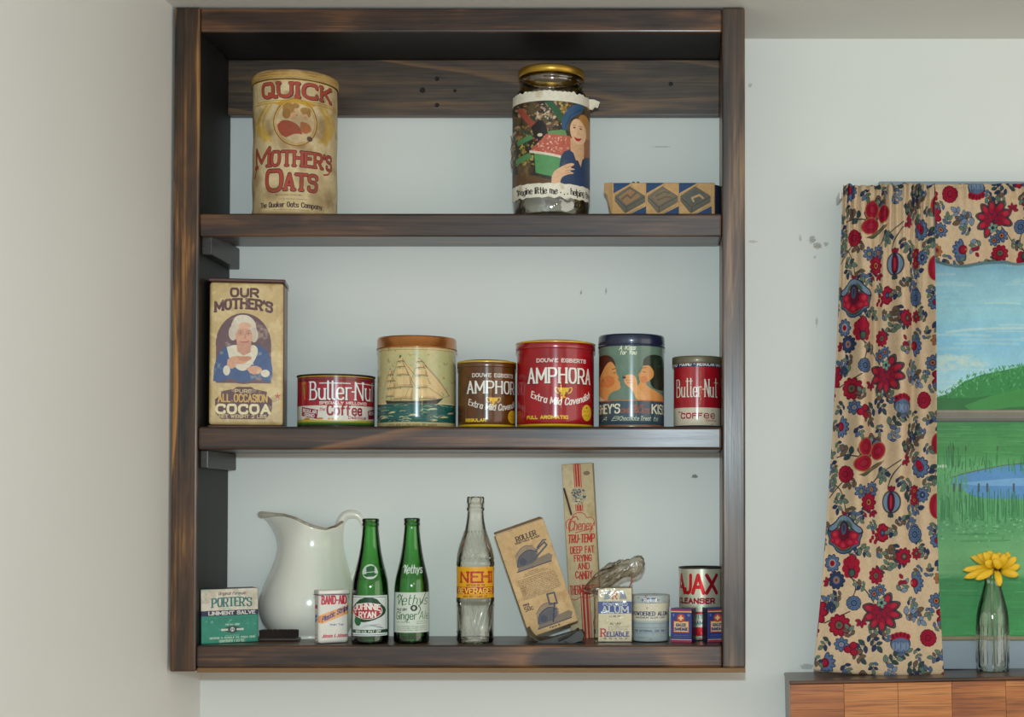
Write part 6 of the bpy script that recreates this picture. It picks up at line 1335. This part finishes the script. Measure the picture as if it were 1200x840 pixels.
t = thing('curtain_rod', 'thin white curtain rod with a small pale bracket at its left end', 'curtain rod', (ROD[0], 0, ROD[2]))
M_RODW = plain('rod_white', (214, 212, 202), .4)
bm = bmesh.new(); tube_bm(bm, [(0, YC, 0), (.62, YC, 0)], .0042, 12); link('rod', bm_mesh(bm), M_RODW, t)
link('bracket', bm_mesh(box_bm(-.0022, .0012, YC - .005, -.0006, -.006, .006, .001)), M_RODW, t)
t = thing('floral_curtain', 'left floral curtain panel with red and blue flowers hanging to the ledge', 'curtain', (wx(1040, YC), YC, wz(500, YC)))
LY = [217, 232, 300, 400, 500, 600, 700, 785]
def cl(y): return float(np.interp(y, LY, [988, 987, 985, 981, 976, 969, 961, 952.5]))
def cr(y): return float(np.interp(y, LY, [1095, 1094.5, 1094, 1094.5, 1095, 1095.5, 1099, 1104]))
def cpos(u, v):
    bot = 784 + 7 * math.sin(min(1, u * 1.15) * PI * .62) - 1.0 * u; y = 217 + (bot - 217) * v
    g = math.exp(-((y - 217) / 90) ** 2); g2 = math.exp(-abs(y - 226) / 12)
    fold = .017 * (math.sin(2 * PI * (2.6 * u + .12)) + .45 * math.sin(2 * PI * (5.1 * u + .3 + .1 * math.sin(v * 4)))) * (.35 + .9 * math.sin(min(1, v * 1.25) * PI) ** .7) * (1 - .55 * v)
    ruf = .0035 * math.sin(2 * PI * 15 * u + 2 * math.sin(9 * u)) * g + .0022 * math.sin(2 * PI * 29 * u + 3 * math.sin(7 * u)) * g2
    Y = YC - .0065 - (.004 if y < 233 and y > 221 else 0) + fold * .8 * (1 - g * .8) + ruf - .008 * v
    x = cl(y) + (cr(y) - cl(y)) * (u + .018 * math.sin(2 * PI * (2.6 * u + .12) + 1.4) * (1 - v * .7) - .018 * math.sin(2 * PI * .12 + 1.4) * (1 - v * .7) * (1 - u) - .018 * math.sin(2 * PI * 2.72 + 1.4) * (1 - v * .7) * u)
    if y < 221: y += 1.4 * math.sin(31 * u + 3 * math.sin(12 * u))
    return at(x, y, YC).x, Y, at(x, y, YC).z
cloth('cloth', t, 150, 150, cpos, lambda u, v: ((150 * u) / TW, 1 - ((217 + 570 * v - 347) % 276 + (276 if False else 0)) / TH if False else -((217 + 570 * v - 347) / TH)))
t = thing('valance', 'short floral valance across the top of the painted landscape', 'valance', (wx(1250, YC), YC, wz(260, YC)))
def vpos(u, v):
    x = 1094.6 + 340 * u; bot = 308.5 + 2.2 * math.sin((x - 1095) / 11.5 - .9) + 2 * math.sin((x - 1100) / 27); y = 217 - 2 * u * 1.2 + (bot - 217) * v
    g2 = math.exp(-abs(y - 226) / 14); f_ = .007 * math.sin(x / 6.5 + 1.2 * math.sin(x / 17)) * (.25 + v * .75) + .0026 * math.sin(x / 1.9 + 2 * math.sin(x / 9)) * g2
    return at(x, y, YC).x, YC - .0075 - (.004 if 221 < y < 233 else 0) + f_ - .010 * v, at(x, y, YC).z
cloth('cloth', t, 330, 50, vpos, lambda u, v: ((77 - (1094.6 + 340 * u - 1163) * 1.12) / TW, (-(88 - (217 + 93 * v - 262)) / TH)))

# ---- milk bottle and flower on the ledge
zledge = zl
Yf = on_z(1163, 788, zledge).y; k = mpp(Yf); Yc = Yf + 19 * k
t = can_thing('milk_bottle', 'clear ribbed glass bottle on the wooden ledge, holding a yellow flower', 'bottle', 1163, 730, Yc, zledge); kk = mpp(Yc)
pf = [(787.4, 17.5), (784.5, 18.8), (781, 19), (732, 19), (722, 18.6), (712, 17), (702, 14.4), (692, 11.6), (684, 9.4), (679, 8.6), (678, 9.4), (675.5, 9.4), (675, 8.6), (671, 8.8), (670, 9.8), (667, 9.6)]
pr = [(.001, .004), (15 * kk, .0025), (17 * kk, .0006)] + [(r * kk, max(.0012, zrel(t, y))) for y, r in pf] + [(8 * kk, zrel(t, 667.5)), (7.6 * kk, zrel(t, 676))]
M_MILK = glass('old_clear_glass', (.94, .95, .91), (.60, .62, .56), .06, .05, .45, 1.35, .2, 50)
link('glass_body', lathe(pr, 64), M_MILK, t, smooth=True)
bm = bmesh.new(); rf = interp(pf)
for y in (733, 716): 
    P = [((rf(y) + .2) * kk * math.sin(a), -(rf(y) + .2) * kk * math.cos(a), zrel(t, y)) for a in [2 * PI * i / 48 for i in range(49)]]; tube_bm(bm, P, .0006, 5, cap=False)
for i in range(22):
    a = 2 * PI * i / 22; tube_bm(bm, [((rf(y) + .1) * kk * math.sin(a), -(rf(y) + .1) * kk * math.cos(a), zrel(t, y)) for y in (776, 760, 745, 735)], .0005, 4)
o = link('moulded_ribs', bm_mesh(bm), M_MILK, t, smooth=True)
Xb, Yb2 = t.location.x, t.location.y
t = thing('yellow_flower', 'drooping yellow daisy-like flower in the glass bottle', 'flower', (Xb, Yb2, zledge + .004))
zf = lambda py: at(1163, py, Yb2).z - zledge - .004
M_ST = plain('stem_green', (84, 104, 48), .55); M_PT = plain('petal_yellow', (232, 182, 22), .6, noise_amt=.16, scale=120); M_CE = plain('flower_centre', (120, 84, 24), .8, scale=300)
bm = bmesh.new(); tube_bm(bm, spline([(.004, .002, .003), (.001, 0, zf(740)), (-.002, 0, zf(700)), (-.001, 0, zf(672)), (.004, -.002, zf(664)), (.006, -.010, zf(662))], 5), .0014, 8); link('stem', bm_mesh(bm), M_ST, t, smooth=True)
hc = Vector((.006, -.013, zf(662)))
bm = bmesh.new(); bmesh.ops.create_uvsphere(bm, u_segments=16, v_segments=10, radius=.0085, matrix=Matrix.Translation(hc + Vector((0, .001, .001)))); FC = link('flower_centre', bm_mesh(bm), M_CE, t, smooth=True)
def petal(bx, by, tx, ty, wd, yb, yt, curl=.004, sd=0):
    bm = bmesh.new(); a = Vector(((bx - 1163) * kk, yb, zf(by))); b = Vector(((tx - 1163) * kk, yt, zf(ty))); d = b - a; n_ = Vector((-d.z, 0, d.x)).normalized(); L_ = []
    for i in range(9):
        s_ = i / 8; w2 = wd * 1.35 * kk * (max(0, math.sin(min(1, s_ * .93 + .07) * PI)) ** .55 + .10) * .5; p = a + d * s_ + Vector((0, -curl * math.sin(s_ * PI), 0)); L_.append([bm.verts.new(p - n_ * w2), bm.verts.new(p + Vector((0, .0012, 0))), bm.verts.new(p + n_ * w2)])
    for p, r_ in zip(L_, L_[1:]):
        for j in range(2): bm.faces.new((p[j], p[j + 1], r_[j + 1], r_[j]))
    o = link('petal', bm_mesh(bm), M_PT, FC, smooth=True); s2 = o.modifiers.new('t', 'SOLIDIFY'); s2.thickness = .0007
for (bx, by, tx, ty, wd, yb, yt) in ((1160, 664, 1126, 667, 5.5, -.014, -.018), (1160, 666, 1127, 676, 6, -.016, -.020), (1162, 667, 1140, 678, 5.5, -.018, -.024), (1160, 662, 1136, 651, 5.5, -.012, -.014), (1161, 662, 1143, 648, 6, -.013, -.020), (1162, 663, 1149, 646, 6.5, -.019, -.028), (1164, 664, 1155, 644, 6.5, -.017, -.024), (1165, 664, 1161, 647, 7, -.022, -.030), (1167, 664, 1168, 646, 6.5, -.016, -.026), (1168, 664, 1174, 648, 6.5, -.020, -.030), (1170, 664, 1180, 646, 6.5, -.014, -.020), (1171, 665, 1188, 652, 6, -.016, -.024), (1172, 667, 1193, 662, 6, -.013, -.020), (1171, 669, 1190, 673, 6, -.016, -.026), (1165, 668, 1167, 686, 5.6, -.020, -.030), (1160, 664, 1150, 656, 6.5, -.024, -.034), (1168, 665, 1160, 654, 6, -.026, -.034)): petal(bx, by, tx, ty, wd, yb, yt)
bm = bmesh.new(); P = [(6, 672, .0), (10, 664, -.004), (13, 657, -.006), (16, 652, -.006)]
a_ = [Vector((x * kk, y_ - .004, zf(z_))) for x, z_, y_ in P]; L_ = []
for i, p in enumerate(a_): w2 = (.001, .005, .006, .001)[i]; L_.append([bm.verts.new(p + Vector((-w2, 0, w2 * .3))), bm.verts.new(p + Vector((w2, 0, -w2 * .3)))])
for p, r_ in zip(L_, L_[1:]): bm.faces.new((p[0], p[1], r_[1], r_[0]))
o = link('leaf', bm_mesh(bm), plain('leaf_green', (46, 70, 36), .6), t); s2 = o.modifiers.new('t', 'SOLIDIFY'); s2.thickness = .0006
